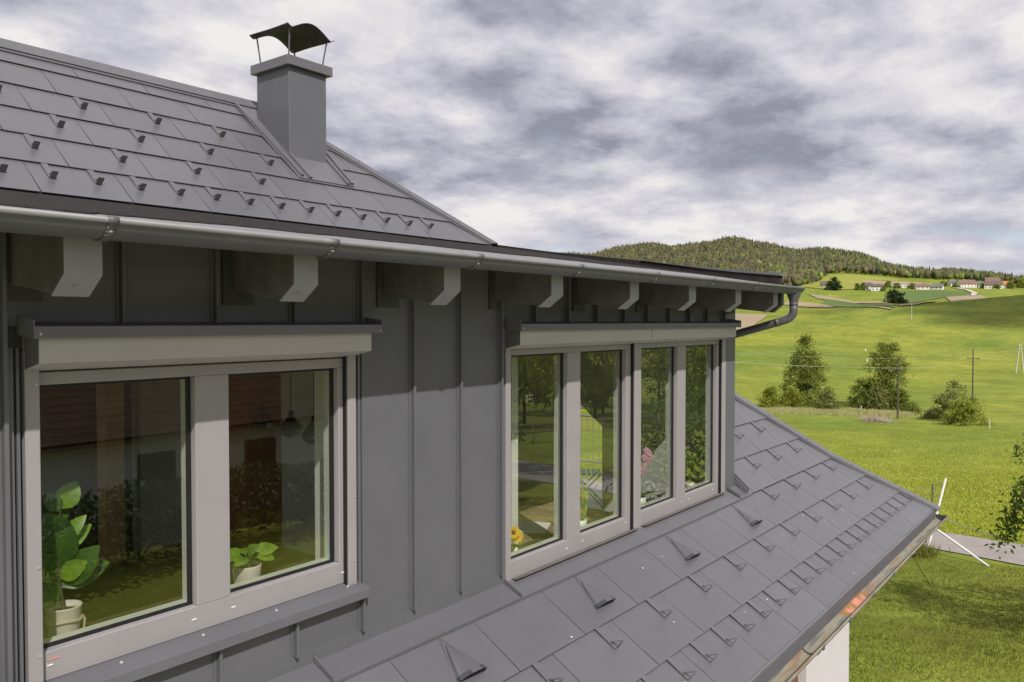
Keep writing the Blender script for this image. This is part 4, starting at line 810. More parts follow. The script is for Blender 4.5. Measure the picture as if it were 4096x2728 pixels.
for k in range(34):
    m = MB(); y = 4.97+k*.1; m.tube([(10.2, y, -2.1), (10.2, y, -1.42)], .007 if k % 11 else .02, 6); m.build('baluster', 'rail_grey', t)
def fold_chair(x, y, rz_, lab):
    t = thing('folding_chair', lab, 'chair', (x, y, -2.52), 'green folding chairs on the balcony', rz_); Wd = WM[t.name]
    def B(m, n): return m.build(n, 'chair_green', t, world=Wd)
    for k in range(6): m = MB(); m.box(-.2, .2, -.2+k*.07, -.15+k*.07, .44, .455); B(m, 'slat')
    for sx in (-.19, .19):
        m = MB(); m.tube([(sx, -.22, 0), (sx, .22, .46), (sx, .26, .85)], .01, 6); B(m, 'leg'); m = MB(); m.tube([(sx*.9, .25, 0), (sx*.9, -.2, .45)], .01, 6); B(m, 'leg')
    for z in (.65, .75, .84): m = MB(); m.box(-.2, .2, .24+.03*(z-.6), .252+.03*(z-.6), z-.025, z+.025); B(m, 'slat')
fold_chair(9.35, 5.95, .6, 'green folding chair nearer the glass on the balcony'); fold_chair(9.75, 5.55, 2.6, 'second green folding chair further out on the balcony')
# ================================================================ trees
def tz(x, y): return float(terr([x], [y])[0])
def rand_quads(C, size, rng, elong=1.5):
    """small leaf faces with random orientation at centres C"""
    n = len(C); a = rng.normal(size=(n, 3)); a /= np.linalg.norm(a, axis=1)[:, None]
    b = rng.normal(size=(n, 3)); b -= (b*a).sum(1)[:, None]*a; b /= np.linalg.norm(b, axis=1)[:, None]
    s = size*rng.uniform(.6, 1.3, n)[:, None]; a = a*s*elong; b = b*s
    V = np.stack([C-a, C-b*.55, C+a, C+b*.55], 1).reshape(-1, 3); return V, np.arange(4*n).reshape(-1, 4)
def crown_points(rng, prof, h, clumps, per, cr, hollow=.35):
    """clump centres spread in a crown whose radius at relative height f is prof(f)"""
    cs = []; base = []
    while len(base) < clumps:
        f = rng.uniform(0, 1); R = prof(f)
        if R <= 0.02 or rng.uniform() > R/max(.01, max(prof(q/20) for q in range(21))) + .15: continue
        an = rng.uniform(0, 2*math.pi); r = R*math.sqrt(rng.uniform(hollow**2, 1)); base.append((r*math.cos(an), r*math.sin(an), f*h))
    base = np.array(base)
    for b in base: cs.append(b + rng.normal(size=(per, 3))*cr*np.array([1, 1, .75])*rng.uniform(.6, 1.35))
    return base, np.concatenate(cs)
def make_tree(name, label, cat, loc, h, prof, clumps, per, cr, lsize, leafm, seed, trunk_h=.15, trunk_r=.12, group=None, limbs=14, hollow=.3, elong=1.5, extra=None):
    rng = np.random.default_rng(seed); t = thing(name, label, cat, loc, group); x0, y0, z0 = loc
    base, pts = crown_points(rng, prof, h*(1-trunk_h), clumps, per, cr, hollow); off = np.array([x0, y0, z0+h*trunk_h])
    V, Fc = rand_quads(pts+off, lsize, rng, elong); mats = [leafm]; mi = None
    if extra: mats.append(extra[0]); mi = (rng.uniform(size=len(Fc)) < extra[1]).astype(int)
    place(np_mesh('crown', V, Fc, mats, mi), 'crown', t)
    m = MB(); top = h*.85; m.tube([(x0, y0, z0-.3), (x0+rng.normal(0, .03*h*.3), y0, z0+h*.35), (x0+rng.normal(0, .02*h), y0+rng.normal(0, .02*h), z0+top)], [trunk_r, trunk_r*.7, trunk_r*.15], 7)
    for b in base[rng.permutation(len(base))[:limbs]]:
        s = np.array([x0, y0, z0+h*trunk_h*.8 + max(0, b[2]*.55)]); e = b+off; mid = (s*.5+e*.5)+np.array([0, 0, -.02*h]); m.tube([s, mid, e], [trunk_r*.35, trunk_r*.2, trunk_r*.06], 5, caps=False)
    m.build('trunk', 'bark', t, smooth=True); return t
pear = lambda f: (1.0-f)**.65*(.35+.65*min(1, f*4+.35))
oval = lambda f: math.sin(math.pi*min(1, max(0, f*.92+.06)))**.6
bushp = lambda f: (1-f**1.6)**.55
TG = 'trees and shrubs along the stream'
make_tree('alder_tree', 'tall conical leafy tree on the left of the stream bank', 'tree', (125.5, 40.0, tz(125.5, 40)), 10.6, lambda f: 4.3*pear(f), 170, 60, .45, .135, 'leaf_olive', 11, .01, .17, TG, hollow=.1)
make_tree('alder_tree', 'tall narrow tree behind the power pole by the stream', 'tree', (131.6, 29.9, tz(131.6, 29.9)), 9.8, lambda f: 2.9*oval(f*.72+.22), 150, 60, .42, .135, 'leaf_olive', 12, .01, .16, TG, hollow=.1)
for k, (x, y, h, r, m_, lab) in enumerate((
  (118.9, 43.0, 2.9, 2.0, 'leaf_fresh', 'light green shrub at the far left of the stream bank'),
  (119.8, 40.2, 2.8, 1.7, 'leaf_fresh', 'light green shrub below the left tall tree'),
  (119.3, 35.2, 2.9, 1.6, 'leaf_grey', 'greyish shrub right of the left tall tree'),
  (130.2, 33.3, 4.2, 1.9, 'leaf_olive', 'loose shrub left of the narrow tree'),
  (128.5, 30.3, 3.2, 1.7, 'leaf_grey', 'shrub at the foot of the narrow tree'),
  (129.8, 27.6, 3.0, 1.3, 'leaf_olive', 'shrub just right of the power pole'),
  (114.3, 17.9, 4.9, 3.0, 'leaf_grey', 'large dark shrub beside the second power pole'),
  (109.0, 15.8, 3.2, 2.3, 'leaf_fresh', 'paler shrub in front of the large dark shrub'),
  (123.9, 25.0, 1.5, 1.2, 'leaf_olive', 'low round shrub between the pole and the large shrub'),
  (118.0, 20.9, 1.2, 1.2, 'leaf_grey', 'low shrub at the left edge of the large dark shrub'))):
    make_tree('shrub', lab, 'shrub', (x, y, tz(x, y)), h, lambda f, r=r: r*bushp(f), 52, 46, .32, .115, m_, 30+k, .0, .06, TG, hollow=.15, elong=1.9)
# bare straw-coloured saplings seen past the dormer corner
make_tree('dry_shrub', 'straw-coloured dry shrub just right of the dormer corner', 'shrub', (64, 26.2, tz(64, 26.2)), 3.4, lambda f: 1.5*bushp(f), 40, 40, .22, .05, 'dry_blade', 51, 0, .05, hollow=.1, elong=4.5)
# apple tree outside the frame on the right, its branch tips reach into view and its shade lies on the lawn
AT = make_tree('apple_tree', 'leafy tree at the right edge with a branch hanging over the road', 'tree', (18.6, -1.15, tz(18.6, -1.15)), 4.0, lambda f: 2.55*oval(f*.86+.06), 130, 60, .34, .055, 'leaf_apple', 61, .22, .14, limbs=40, hollow=.45)
# its drooping outer branches
for pts in ([(18.9, .2, -3.3), (19.75, 1.45, -3.35), (19.75, 1.8, -3.52), (19.41, 1.9, -3.84), (19.21, 1.98, -4.18), (18.98, 2.11, -4.51)], [(18.9, .2, -3.0), (19.9, 1.5, -2.5), (19.82, 1.91, -2.81)], [(19.2, .6, -3.6), (19.6, 1.6, -3.9), (19.45, 1.86, -4.3)]):
    rg = np.random.default_rng(len(pts)+17); m = MB(); m.tube(pts, [.03-.024*i/(len(pts)-1) for i in range(len(pts))], 6); br = m.build('branch', 'bark', AT)
    C = np.concatenate([np.array(a_)[None]*(1-f)+np.array(b_)[None]*f + rg.normal(size=(16, 3))*.13 for a_, b_ in zip(pts[1:-1], pts[2:]) for f in np.linspace(0, 1, 9)]); V, Fc = rand_quads(C, .045, rg, 1.4); place(np_mesh('leaves', V, Fc, ['leaf_apple']), 'leaves', br)
# ================================================================ power line
def pole(name, label, x, y, h, m_='pole_wood', arm=True, group='power poles across the meadow'):
    z = tz(x, y); t = thing(name, label, 'pole', (x, y, z), group)
    m = MB(); m.tube([(x, y, z-.3), (x, y, z+h)], [.13, .085], 10); m.build('shaft', m_, t)
    if arm:
        d = Vector((y, -x, 0)).normalized(); c = Vector((x, y, z+h*.835)); m = MB(); m.tube([c-d*.85, c+d*.85], .05, 6); m.build('crossarm', m_, t)
        for s in (-.8, .8):
            m = MB(); p = c+d*s; m.lathe([(.05, 0), (.07, .05), (.05, .10), (.07, .15), (.03, .2)], p+Vector((0, 0, .03)), 8); m.build('insulator', 'lamp_black', t)
        m = MB(); m.lathe([(.05, 0), (.07, .05), (.05, .10), (.07, .15), (.03, .2)], (x, y, z+h), 8); m.build('insulator', 'lamp_black', t)
    return t
pole('power_pole', 'dark wooden power pole with crossarm in front of the narrow tree', 113.6, 24.4, 7.7)
pole('power_pole', 'wooden power pole rising behind the large dark shrub', 153.7, 21.5, 8.6)
pole('power_pole', 'thin far power pole on the dark green slope', 437.2, 88.1, 7.8, 'pole_pale', False)
pz = tz(256.3, 24.7); t = thing('power_pole', 'pale A-shaped twin power pole at the right edge', 'pole', (256.3, 24.7, pz), 'power poles across the meadow')
for s in (-1, 1): m = MB(); m.tube([(256.3+s*.15, 24.7-s*.95, pz-.3), (256.3+s*.03, 24.7-s*.13, pz+8.0)], [.17, .11], 10); m.build('shaft', 'pole_pale', t)
m = MB(); m.tube([(256.3, 23.6, pz+6.7), (256.3, 25.8, pz+6.7)], .06, 6); m.build('crossarm', 'pole_pale', t)
def wire(a, b, sag, name='power_cable', r=.014, matn='wire', label=None, cat='cable', group='power cables'):
    a, b = Vector(a), Vector(b); m = MB(); pts = [a.lerp(b, i/24) - Vector((0, 0, 4*sag*(i/24)*(1-i/24))) for i in range(25)]; m.tube(pts, r, 5)
    return tag(m.build(name, matn), label, cat, group)
p1 = Vector((113.6, 24.4, tz(113.6, 24.4)+6.43)); p2 = Vector((153.7, 21.5, tz(153.7, 21.5)+7.2)); p0 = Vector((92, 62, -3.6)); p3 = Vector((256.3, 24.7, pz+6.8))
d1 = Vector((24.4, -113.6, 0)).normalized()
for k, (s, up) in enumerate(((-.8, .2), (.8, .2), (0, 1.45))):
    o_ = d1*s + Vector((0, 0, up)); nmz = ('outer left', 'outer right', 'topmost')[k]
    wire(p0+o_, p1+o_, .7, label=nmz+' cable running left from the dark power pole', r=.012); wire(p1+o_, p2+o_, .5, label=nmz+' cable between the dark pole and the second pole', r=.012); wire(p2+o_, p3+o_, 1.4, label=nmz+' cable from the second pole to the twin pole', r=.016)
# fence posts, marker stakes, brushwood
for k, (x, y, h, lab) in enumerate(((119.8, 22.0, 1.0, 'short pale fence post right of the power pole'), (104.5, 12.9, 1.0, 'short pale fence post below the large shrub'), (124.5, 31.7, .7, 'short pale fence post at the foot of the narrow tree'))):
    z = tz(x, y); m = MB(); m.tube([(x, y, z-.1), (x+.03, y, z+h)], .06, 7); m.tube([(x+.03, y, z+h), (x+.03, y, z+h+.03)], [.06, .03], 7); tag(m.build('fence_post', 'pole_pale'), lab, 'post', 'meadow fence posts')
for x, y, lab in ((292.7, 73.3, 'upper white marker stake in the meadow between the trees'), (250.6, 62.3, 'lower white marker stake in the meadow between the trees')):
    z = tz(x, y); m = MB(); m.tube([(x, y, z), (x, y, z+.75)], [.22, .1], 7); m.tube([(x, y, z+.75), (x, y, z+.95)], [.16, .10], 7); tag(m.build('marker_stake', 'white_paint'), lab, 'stake', 'white marker stakes')
rng = np.random.default_rng(5); bz = tz(106.6, 25.4); m = MB()
for k in range(230):
    c = Vector((106.6+rng.normal(0, .5), 25.4+rng.normal(0, .85), bz+abs(rng.normal(0, .28)))); d = Vector(rng.normal(size=3)*np.array([1, 1, .5])).normalized()*rng.uniform(.3, .8); m.tube([c-d, c+d], .018, 4, caps=False)
tag(m.build('brush_pile', 'brushwood'), 'pale heap of cut brushwood at the foot of the power pole', 'brushwood')
# ================================================================ laundry drying frame by the road
t = thing('drying_frame', 'tilted white drying frame with lines beside the road', 'drying rack', (26.6, 4.2, tz(26.6, 4.2)))
A0, A1 = Vector((27.35, 4.98, tz(27.35, 4.98))), Vector((27.92, 4.60, -4.88)); B0, B1 = Vector((25.70, 3.14, tz(25.7, 3.14))), Vector((27.55, 5.05, -6.25)); C0, C1 = Vector((28.8, 5.15, tz(28.8, 5.15))), Vector((28.8, 5.12, -5.25))
m = MB(); m.tube([A0, A1], .032, 10); m.build('post', 'white_paint', t)
m = MB(); m.tube([B0, B0.lerp(B1, .3)], .03, 10); m.tube([B0.lerp(B1, .28), B1], .036, 10); m.build('leg', 'white_paint', t)
m = MB(); m.tube([C0, C1], .022, 8); m.build('dark_post', 'pipe_grey', t)
for k in range(6): m = MB(); m.tube([A0.lerp(A1, .99-.07*k), C1.lerp(C0, .04+.10*k), C1.lerp(C0, .04+.10*k)+Vector((1.3, 1.1, -.55))], .007, 5); m.build('line', 'rope_white', t)
wire(A0.lerp(A1, .50), (19.35, 1.9, -4.55), .05, 'clothes_line', .014, 'rope_white', 'white clothes line stretched from the drying frame to the tree at right', 'line', None)
# ================================================================ village beyond the fields
def far_house(label, x, y, w, d, hw, hr, roofm, wallm='far_wall', rz_=0.0, flat=False):
    z = tz(x, y)-.4; t = thing('village_house', label, 'house', (x, y, z), 'village houses on the far slope', rz_); Wd = WM[t.name]
    hr *= 1.35; m = MB(); m.box(-w/2, w/2, -d/2, d/2, -1, hw)
    if not flat:
        m.prism([(-w/2, -d/2, hw), (-w/2, d/2, hw), (-w/2, 0, hw+hr*.93)], (w, 0, 0))
    m.build('wall', wallm, t, world=Wd); ov = .7
    m = MB()
    if flat: m.box(-w/2-.3, w/2+.3, -d/2-.3, d/2+.3, hw, hw+.35)
    else:
        for s in (-1, 1):
            m.prism([(-w/2-ov, s*(d/2+ov), hw-hr*ov/(d/2)), (w/2+ov, s*(d/2+ov), hw-hr*ov/(d/2)), (w/2+ov, 0, hw+hr), (-w/2-ov, 0, hw+hr)], (0, 0, .25))
    r_ = m.build('roof', roofm, t, world=Wd)
    if not flat: m = MB(); m.box(w*.15, w*.15+.7, -.4, .4, hw+hr*.6, hw+hr+.9); m.build('chimney', 'far_roof_grey', r_, world=Wd)
    n = max(2, int(w/3.2)); 
    for k in range(n):
        for zz in ((1.0,) if hw < 4 else (1.0, 3.5)):
            xx = -w/2 + w*(k+.5)/n; m = MB(); m.box(xx-.55, xx+.55, -d/2-.08, -d/2-.02, zz, zz+1.3); m.build('window', 'far_glass', t, world=Wd)
    for yy in (-d/4, d/4):
        m = MB(); m.box(-w/2-.08, -w/2-.02, yy-.5, yy+.5, 1.0, 2.3); m.build('window', 'far_glass', t, world=Wd)
    return t
q = R_(-78)                                # long fronts turned towards us
for a in (('small brown-roofed barn at the left end of the village beside the round tree', 858, 256, 7, 7, 3.2, 2.2, 'far_roof_brown', 'far_wall_grey', q, False),
  ('white house with low brown roof, leftmost white one in the village', 829, 198.1, 10.5, 9, 4.6, 1.6, 'far_roof_brown', 'far_wall', q+.1, False),
  ('small house with brown roof tucked left of the white house', 838, 208.5, 7.5, 8, 4.2, 2.0, 'far_roof_brown', 'far_wall', q-.5, False),
  ('flat-roofed white bungalow in the village', 931.6, 200.2, 15, 9, 3.4, 1.0, 'far_wall', 'far_wall', q, True),
  ('white house with rust-brown roof right of the flat bungalow', 897.5, 172.2, 12, 9, 3.4, 1.9, 'far_roof_red', 'far_wall', q+.25, False),
  ('white house with dark grey roof in the village middle', 931.7, 164.0, 11.5, 9, 3.2, 1.9, 'far_roof_grey', 'far_wall', q-.2, False),
  ('pale house with grey roof above the field path', 1119.5, 176.8, 15, 11, 4.4, 2.8, 'far_roof_grey', 'far_wall', q+.35, False),
  ('wide farm house with dull red roof beside the path', 1052.2, 155.6, 19, 11, 4.4, 3.4, 'far_roof_red', 'far_wall', q+.5, False),
  ('large farm house with brown roof and white front', 1018.1, 124.4, 17, 12, 4.6, 3.0, 'far_roof_brown', 'far_wall', q, False),
  ('house with bright orange roof at the right of the village', 1060.0, 117.3, 13, 9, 4.6, 2.6, 'far_roof_orange', 'far_wall', q, False),
  ('grey-brown roofed house farthest back in the village', 1130, 139, 14, 10, 7.2, 3.6, 'far_roof_red', 'far_wall', q, False),
  ('small grey-roofed barn left of the large farm house', 1071.8, 143.4, 8.5, 9, 4.0, 2.2, 'far_roof_grey', 'far_wall_grey', q+.3, False)): far_house(*a)
# low-poly lumpy crowns for far trees
def lump(rng, sub=2):
    bm = bmesh.new(); bmesh.ops.create_icosphere(bm, subdivisions=sub, radius=1.0)
    dirs = rng.normal(size=(9, 3)); dirs /= np.linalg.norm(dirs, axis=1)[:, None]
    V = np.array([v.co[:] for v in bm.verts]); s = np.max(np.clip(V@dirs.T, 0, 1)**3, axis=1)*.38 + .72 + rng.normal(0, .05, len(V)); V = V*s[:, None]
    Fc = np.array([[v.index for v in f.verts] for f in bm.faces]); bm.free(); return V, Fc
def far_tree(label, x, y, w, h, seed, leafm='leaf_dark', n=900, size=.5, group='trees around the village'):
    z = tz(x, y)-.3; rng = np.random.default_rng(seed); t = thing('far_tree', label, 'tree', (x, y, z), group)
    base, pts = crown_points(rng, lambda f: w/2*bushp(max(0, f*.95)), h*.92, 26, max(12, n//26), w*.11, .3)
    V, Fc = rand_quads(pts+np.array([x, y, z+h*.06]), size, rng, 1.2); place(np_mesh('crown', V, Fc, [leafm]), 'crown', t)
    m = MB(); m.tube([(x, y, z-1), (x, y, z+h*.7)], [w*.03, w*.01], 6); m.build('trunk', 'bark', t)
for a in (('dark round tree clump left of the white village house', 801.8, 230.3, 15, 11.8, 71, 'leaf_dark', 1500, .8), ('dark tree group standing below the village in the field', 660.7, 146.2, 10, 9.6, 72, 'leaf_dark', 1300, .7), ('right half of the dark tree group below the village', 656.5, 140.4, 9, 8.6, 73, 'leaf_dark', 1200, .7),
  ('green tree in front of the leftmost village houses', 824, 214.6, 5.5, 7.0, 74, 'leaf_olive', 600, .6), ('second green tree at the leftmost village houses', 826, 210, 5, 7.2, 75, 'leaf_olive', 600, .6), ('shrub left of the flat bungalow', 905, 206, 9, 7, 76, 'leaf_olive', 600, .7), ('tree in front of the flat bungalow', 900, 196, 8, 5.5, 77, 'leaf_olive', 600, .7), ('round tree right of the flat bungalow', 905, 182, 10, 5.5, 78, 'leaf_olive', 600, .7),
  ('tree right of the leftmost white house', 826, 191.5, 5, 4.5, 79, 'leaf_olive', 400, .6), ('tree between the farm houses', 1015, 133, 7, 7, 80, 'leaf_olive', 500, .7), ('tree in front of the large farm house', 1000, 119, 8, 5, 81, 'leaf_olive', 500, .7), ('tree right of the orange roof', 1040, 110, 10, 8.5, 82, 'leaf_olive', 700, .8), ('tree at the right end of the village', 1090, 104, 14, 11, 83, 'leaf_fresh', 800, .9), ('tall tree at the far right beyond the village', 1120, 98, 14, 12, 84, 'leaf_olive', 800, .9), ('tree left of the grey-roofed house', 1100, 187, 9, 6, 85, 'leaf_olive', 500, .8), ('tree left of the wide farm house', 1030, 163, 8, 6, 86, 'leaf_olive', 500, .7)):
    far_tree(*a)
# ================================================================ forest on the hill: one mass
def forest():
    rng = np.random.default_rng(3); Vs, Fs, Ms = [], [], []; nb = 0
    lumps = [lump(rng, 1) for _ in range(6)]
    def cone(k=6):
        V = []; Fc = []
        for (r, z0, z1) in ((1.0, .10, .60), (.72, .40, .82), (.42, .66, 1.0)):
            b = len(V); a0 = rng.uniform(0, 6)
            for i in range(k): a = a0+2*math.pi*i/k; rr = r*rng.uniform(.8, 1.15); V.append((rr*math.cos(a), rr*math.sin(a), z0+rng.uniform(-.03, .03)))
            V.append((0, 0, z1)); Fc += [(b+i, b+(i+1) % k, b+k) for i in range(k)]
        return np.array(V), np.array(Fc)
    cones = [cone() for _ in range(6)]
    EA = [0, 5.3, 8.0, 10.6, 13.6, 16.4, 17.3, 19.5, 23, 30, 60]; ED = [1230, 1210, 1190, 1150, 1185, 1150, 900, 800, 760, 760, 800]
    pos = []
    for d in np.arange(740, 1900, 7.0):
        for az in np.arange(-2, 46, math.degrees(7.0/d)):
            r = d/math.cos(math.radians(az-CAM_AZ)); a = math.radians(az + rng.uniform(-.25, .25)); rr = r+rng.uniform(-4, 4)
            if d < np.interp(az, EA, ED)*math.cos(math.radians(0)) + 10*math.sin(az*3): continue
            if az > 38 and d < 1380: continue
            pos.append((rr*math.cos(a), rr*math.sin(a), az, d))
    pos = np.array(pos); Z = terr(pos[:, 0], pos[:, 1])
    for (x, y, az, d), z in zip(pos, Z):
        u = rng.uniform(); edge = d - np.interp(az, EA, ED)
        patch = .5+.5*math.sin(x*.013+1)*math.cos(y*.017+.4) + .25*math.sin(x*.05)*math.sin(y*.043)
        fresh = (.08 + .42*max(0, patch-.45)) if az > 20 else (.16 + .55*max(0, patch-.35))
        if edge < 60: fresh += .10
        if u < fresh:
            V, Fc = lumps[rng.integers(6)]; h = rng.uniform(7, 15); w = rng.uniform(2.6, 5.6); P = V*np.array([w, w, h*.5]) + np.array([x, y, z+h*.5]); mi = rng.choice([4, 4, 5, 6, 6])
        elif u < fresh+.36:
            V, Fc = lumps[rng.integers(6)]; h = rng.uniform(11, 16); w = rng.uniform(3.2, 5.0); P = V*np.array([w, w, h*.5]) + np.array([x, y, z+h*.5]); mi = rng.choice([1, 2, 6, 2])
        else:
            V, Fc = cones[rng.integers(6)]; h = rng.uniform(12, 19); w = rng.uniform(2.4, 3.6); P = V*np.array([w, w, h]) + np.array([x, y, z]); mi = rng.choice([0, 1, 1, 2, 3] if az > 17 else [0, 1, 3, 0, 6])
        Vs.append(P); Fs.append(Fc+nb); Ms.append(np.full(len(Fc), mi)); nb += len(P)
    o = place(np_mesh('forest', np.concatenate(Vs), np.concatenate(Fs), ['forest_%d' % i for i in range(7)], np.concatenate(Ms), smooth=False), 'forest')
    return tag(o, 'mixed spruce and beech forest covering the far hill', 'forest', kind='stuff')
forest()
# ================================================================ grass close to the house
def blades(name, label, pts, h, w, matn, rng, lean=.35):
    n = len(pts); z = terr(pts[:, 0], pts[:, 1]); a = rng.uniform(0, 2*math.pi, n); hh = h*rng.uniform(.5, 1.3, n); ww = w*rng.uniform(.7, 1.4, n)
    d = np.stack([np.cos(a), np.sin(a), np.zeros(n)], 1); B = np.stack([pts[:, 0], pts[:, 1], z-.01], 1)
    tip = B + np.stack([rng.normal(0, lean, n)*hh, rng.normal(0, lean, n)*hh, hh], 1)
    V = np.stack([B-d*ww[:, None], B+d*ww[:, None], tip], 1).reshape(-1, 3)
    return tag(place(np_mesh(name, V, np.arange(3*n).reshape(-1, 3), [matn]), name), label, 'grass', kind='stuff')
rng = np.random.default_rng(9)
P = np.stack([rng.uniform(12.2, 26.8, 150000), rng.uniform(-4, 7.5, 150000)], 1); P = P[(P[:, 0] < 26.0+(P[:, 1]-3)*.12)]
blades('lawn_grass', 'short shaded lawn between the house and the road', P, .055, .006, 'lawn_blade', rng)
rr = np.exp(rng.uniform(math.log(30), math.log(118), 230000)); aa = np.radians(rng.uniform(0, 25, 230000)); P = np.stack([rr*np.cos(aa), rr*np.sin(aa)], 1); P = P[(P[:, 0] > 31.6+(P[:, 1]-5)*.45) & (rng.uniform(size=len(rr)) < np.clip((118-rr)/60, 0, 1))]
blades('meadow_grass', 'bright meadow grass beyond the road', P, .085, .022, 'meadow_blade', rng, .7)
P = []
for k in range(26000):
    f = rng.uniform(); P.append((np.interp(f, [0, .35, .7, 1], [111.5, 116.5, 119, 120])+rng.normal(0, 2.2), np.interp(f, [0, 1], [41, 24.6])+rng.normal(0, .6)))
blades('dry_grass', 'straw-coloured rough grass strip along the stream', np.array(P), .5, .03, 'dry_blade', rng, .3)
P = np.stack([rng.normal(26.4, .35, 900), rng.normal(5.2, .3, 900)], 1); blades('grass_tuft', 'tall dark grass tuft at the road edge below the gutter', P, .35, .012, 'lawn_blade', rng)
# ================================================================ what the windows mirror: the neighbour's garden behind the viewpoint
t = thing('neighbour_house', 'white house with brown tiled roof mirrored in the left window', 'house', (15, -19, -6.2))
m = MB(); m.box(6.3, 22, -23, -15.0, -6.6, -2.7); m.prism([(6.3, -23, -2.7), (6.3, -15, -2.7), (6.3, -19, .9)], (15.7, 0, 0)); m.build('wall', 'garden_plaster', t)
m = MB()
for s in (-1, 1): m.prism([(5.8, -19+s*4.7, -3.25), (22.5, -19+s*4.7, -3.25), (22.5, -19, 1.0), (5.8, -19, 1.0)], (0, 0, .16))
for k in range(24):
    f = k/24; y_ = -14.3-4.7*f; z_ = -3.25+4.25*f; m.box(5.8, 22.5, y_-.03, y_+.0, z_+.10, z_+.20)
rf = m.build('roof', 'tile_red', t); m = MB(); m.box(17, 17.7, -18.2, -17.5, -.5, 2.0); m.build('chimney', 'plaster', rf)
for x in (11.2, 14.6, 18.2):
    m = MB(); m.box(x, x+1.1, -15.02, -14.95, -5.0, -3.7); m.build('window', 'far_glass', t)
def hedge(name, label, x0, x1, y, w, h, seed, leafm='hedge_leaf', n=9000):
    rng = np.random.default_rng(seed); C = np.stack([rng.uniform(x0, x1, n), y+rng.uniform(-w/2, w/2, n), rng.uniform(0, 1, n)**.7*h], 1); C[:, 2] += terr(C[:, 0], C[:, 1]) + .08*np.sin(C[:, 0]*2.1)
    V, Fc = rand_quads(C, .07, rng); o = place(np_mesh(name, V, Fc, [leafm]), name); return tag(o, label, 'hedge')
hedge('hedge', 'clipped green hedge mirrored in front of the white neighbour house', 6, 19, -11.5, 1.1, 1.7, 91)
def gtree(label, x, y, h, r, seed, leafm, extra=None, ls=.12, cl=60, per=45, name='garden_tree'):
    return make_tree(name, label, 'tree', (x, y, tz(x, y)), h, lambda f: r*oval(f*.9+.04), cl, per, r*.14, ls, leafm, seed, .15, .13, 'garden trees mirrored in the glass', extra=extra)
gtree('blossoming fruit tree mirrored in the second pane', 15.8, -9.3, 4.6, 2.0, 101, 'leaf_apple', ('blossom', .25), .06, 70, 60)
gtree('dark garden tree mirrored right of the blossoming tree', 20.5, -11.5, 5.5, 2.3, 102, 'leaf_apple', None, .08, 70, 60)
gtree('dark conifer-like tree mirrored at the left edge of the wide window', 27.5, -17.5, 8.0, 2.2, 103, 'hedge_leaf', None, .10, 80, 60)
for k, (x, y, h, r, m_, lab) in enumerate(((45, -27, 8.5, 2.8, 'leaf_fresh', 'first roadside tree mirrored in the wide window'), (53, -30, 9, 2.8, 'leaf_fresh', 'second roadside tree mirrored in the wide window'), (58, -21, 7.5, 2.4, 'leaf_olive', 'third roadside tree mirrored in the wide window'), (66, -24, 9, 3.0, 'leaf_fresh', 'fourth roadside tree mirrored in the wide window'), (74, -20, 9, 3.0, 'leaf_olive', 'fifth roadside tree mirrored in the wide window'), (84, -22, 10, 3.2, 'leaf_fresh', 'sixth roadside tree mirrored in the wide window'), (94, -19, 10, 3.2, 'leaf_olive', 'last roadside tree mirrored in the wide window'), (50, -38, 11, 3.5, 'leaf_olive', 'tall tree behind the first roadside tree'), (62, -38, 12, 3.6, 'leaf_dark', 'tall dark tree behind the fourth roadside tree'), (78, -36, 12, 3.6, 'leaf_olive', 'tall tree behind the fifth roadside tree'), (96, -34, 13, 4.0, 'leaf_dark', 'tall dark tree behind the last roadside tree'), (38, -36, 11, 3.4, 'leaf_dark', 'tall dark tree left of the roadside trees'), (57.5, -28.2, 8.2, 2.7, 'leaf_fresh', 'young bright tree mirrored in the second pane of the wide window'), (63.5, -31.5, 9, 3.0, 'leaf_fresh', 'broad bright tree behind the young bright tree'), (70, -29.5, 8.5, 2.8, 'leaf_olive', 'olive tree mirrored between the middle panes'), (52, -25.5, 7, 2.2, 'leaf_olive', 'slim olive tree beside the second roadside tree'))):
    gtree(lab, x, y, h, r, 110+k, m_, None, .16, 60, 40)
t = thing('garden_fence', 'wooden post and rail fence mirrored in the wide window', 'fence', (55, -17, tz(55, -17)))
fx = np.linspace(34, 92, 30); fy = -22+8*((fx-34)/58)**.8; fz = terr(fx, fy)
for x, y, z in zip(fx, fy, fz): m = MB(); m.tube([(x, y, z-.1), (x, y, z+1.15)], .06, 6); m.build('fence_post', 'fence_wood', t)
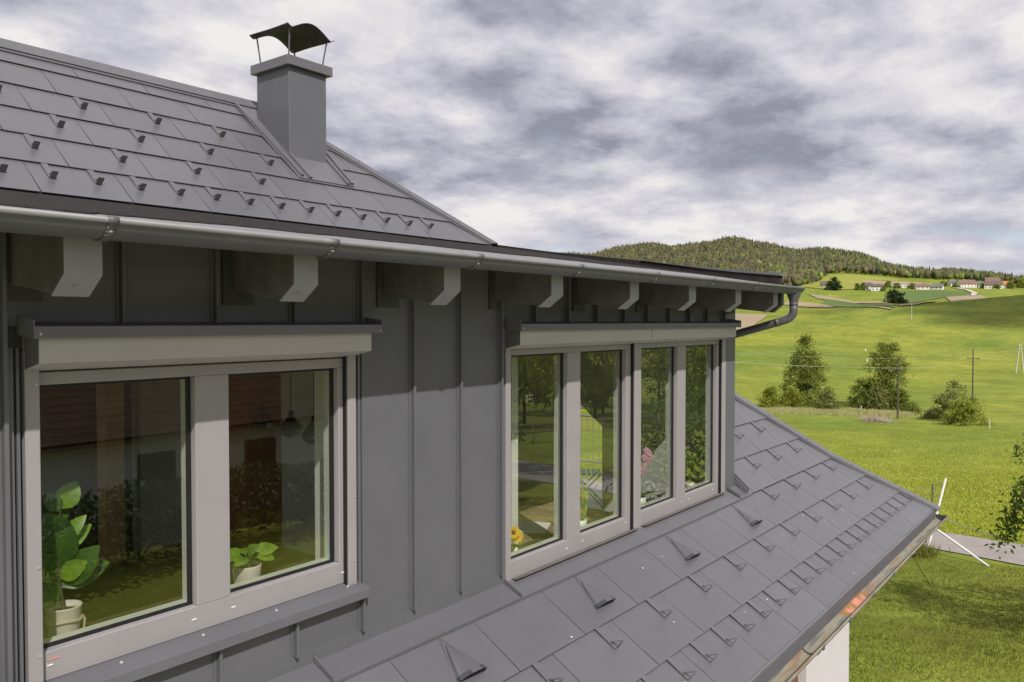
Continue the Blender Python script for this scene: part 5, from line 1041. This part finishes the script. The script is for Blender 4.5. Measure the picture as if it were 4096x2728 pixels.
for hh in (.55, 1.0):
    for i in range(29): m = MB(); m.tube([(fx[i], fy[i], fz[i]+hh), (fx[i+1], fy[i+1], fz[i+1]+hh)], .055, 6); m.build('rail', 'fence_wood', t)

# an unseen cumulus cloud added behind the viewpoint to shade the upper meadow
rng = np.random.default_rng(77); Vs, Fs = [], []; nb = 0
cc = np.array([560.0, 62.0, 0.0]) + np.array(SUN)*(1900.0/SUN.z)
for k in range(150):
    V, Fc = lump(rng, 2); o_ = np.array([rng.normal(0, 58), rng.normal(0, 30), 0]); g = R_(14); o_ = np.array([o_[0]*math.cos(g)-o_[1]*math.sin(g), o_[0]*math.sin(g)+o_[1]*math.cos(g), rng.uniform(-6, 14)]); r_ = rng.uniform(9, 26)
    Vs.append(V*np.array([r_, r_, r_*.6])+o_+cc); Fs.append(Fc+nb); nb += len(V)
mat('cloud_white', (0.8, 0.8, 0.8), 1.0, spec=0.0)
tag(place(np_mesh('cloud', np.concatenate(Vs), np.concatenate(Fs), ['cloud_white'], smooth=True), 'cloud'), 'unseen white cumulus cloud added high behind the viewpoint for its shadow', 'cloud', kind='stuff')

# fallen petals and flecks on the roofs
rng = np.random.default_rng(21); Vs = []; nf = 46
for k in range(nf):
    x = rng.uniform(3.2, 11); t_ = rng.uniform(-.8, .38); a = rng.uniform(0, 6.28); r_ = rng.uniform(.003, .008)
    if k < 38: c = ML @ Vector((x, t_, .026)); ax, ay = Vector((1, 0, 0)), Vector((0, math.cos(THL), math.sin(THL)))
    else: y_ = rng.uniform(2.9, 4.5); c = Vector((rng.uniform(1.5, 7), y_, rz(y_)+.016)); ax, ay = Vector((1, 0, 0)), Vector((0, 1, RS)).normalized()
    for j in range(4): th_ = a+j*math.pi/2; Vs.append(c + ax*(r_*math.cos(th_)*1.5) + ay*(r_*math.sin(th_)))
tag(place(np_mesh('fallen_petals', np.array([v[:] for v in Vs]), np.arange(4*nf).reshape(-1, 4), ['petal']), 'fallen_petals'), 'tiny pale petals scattered over the roof tiles', 'petals', kind='stuff')
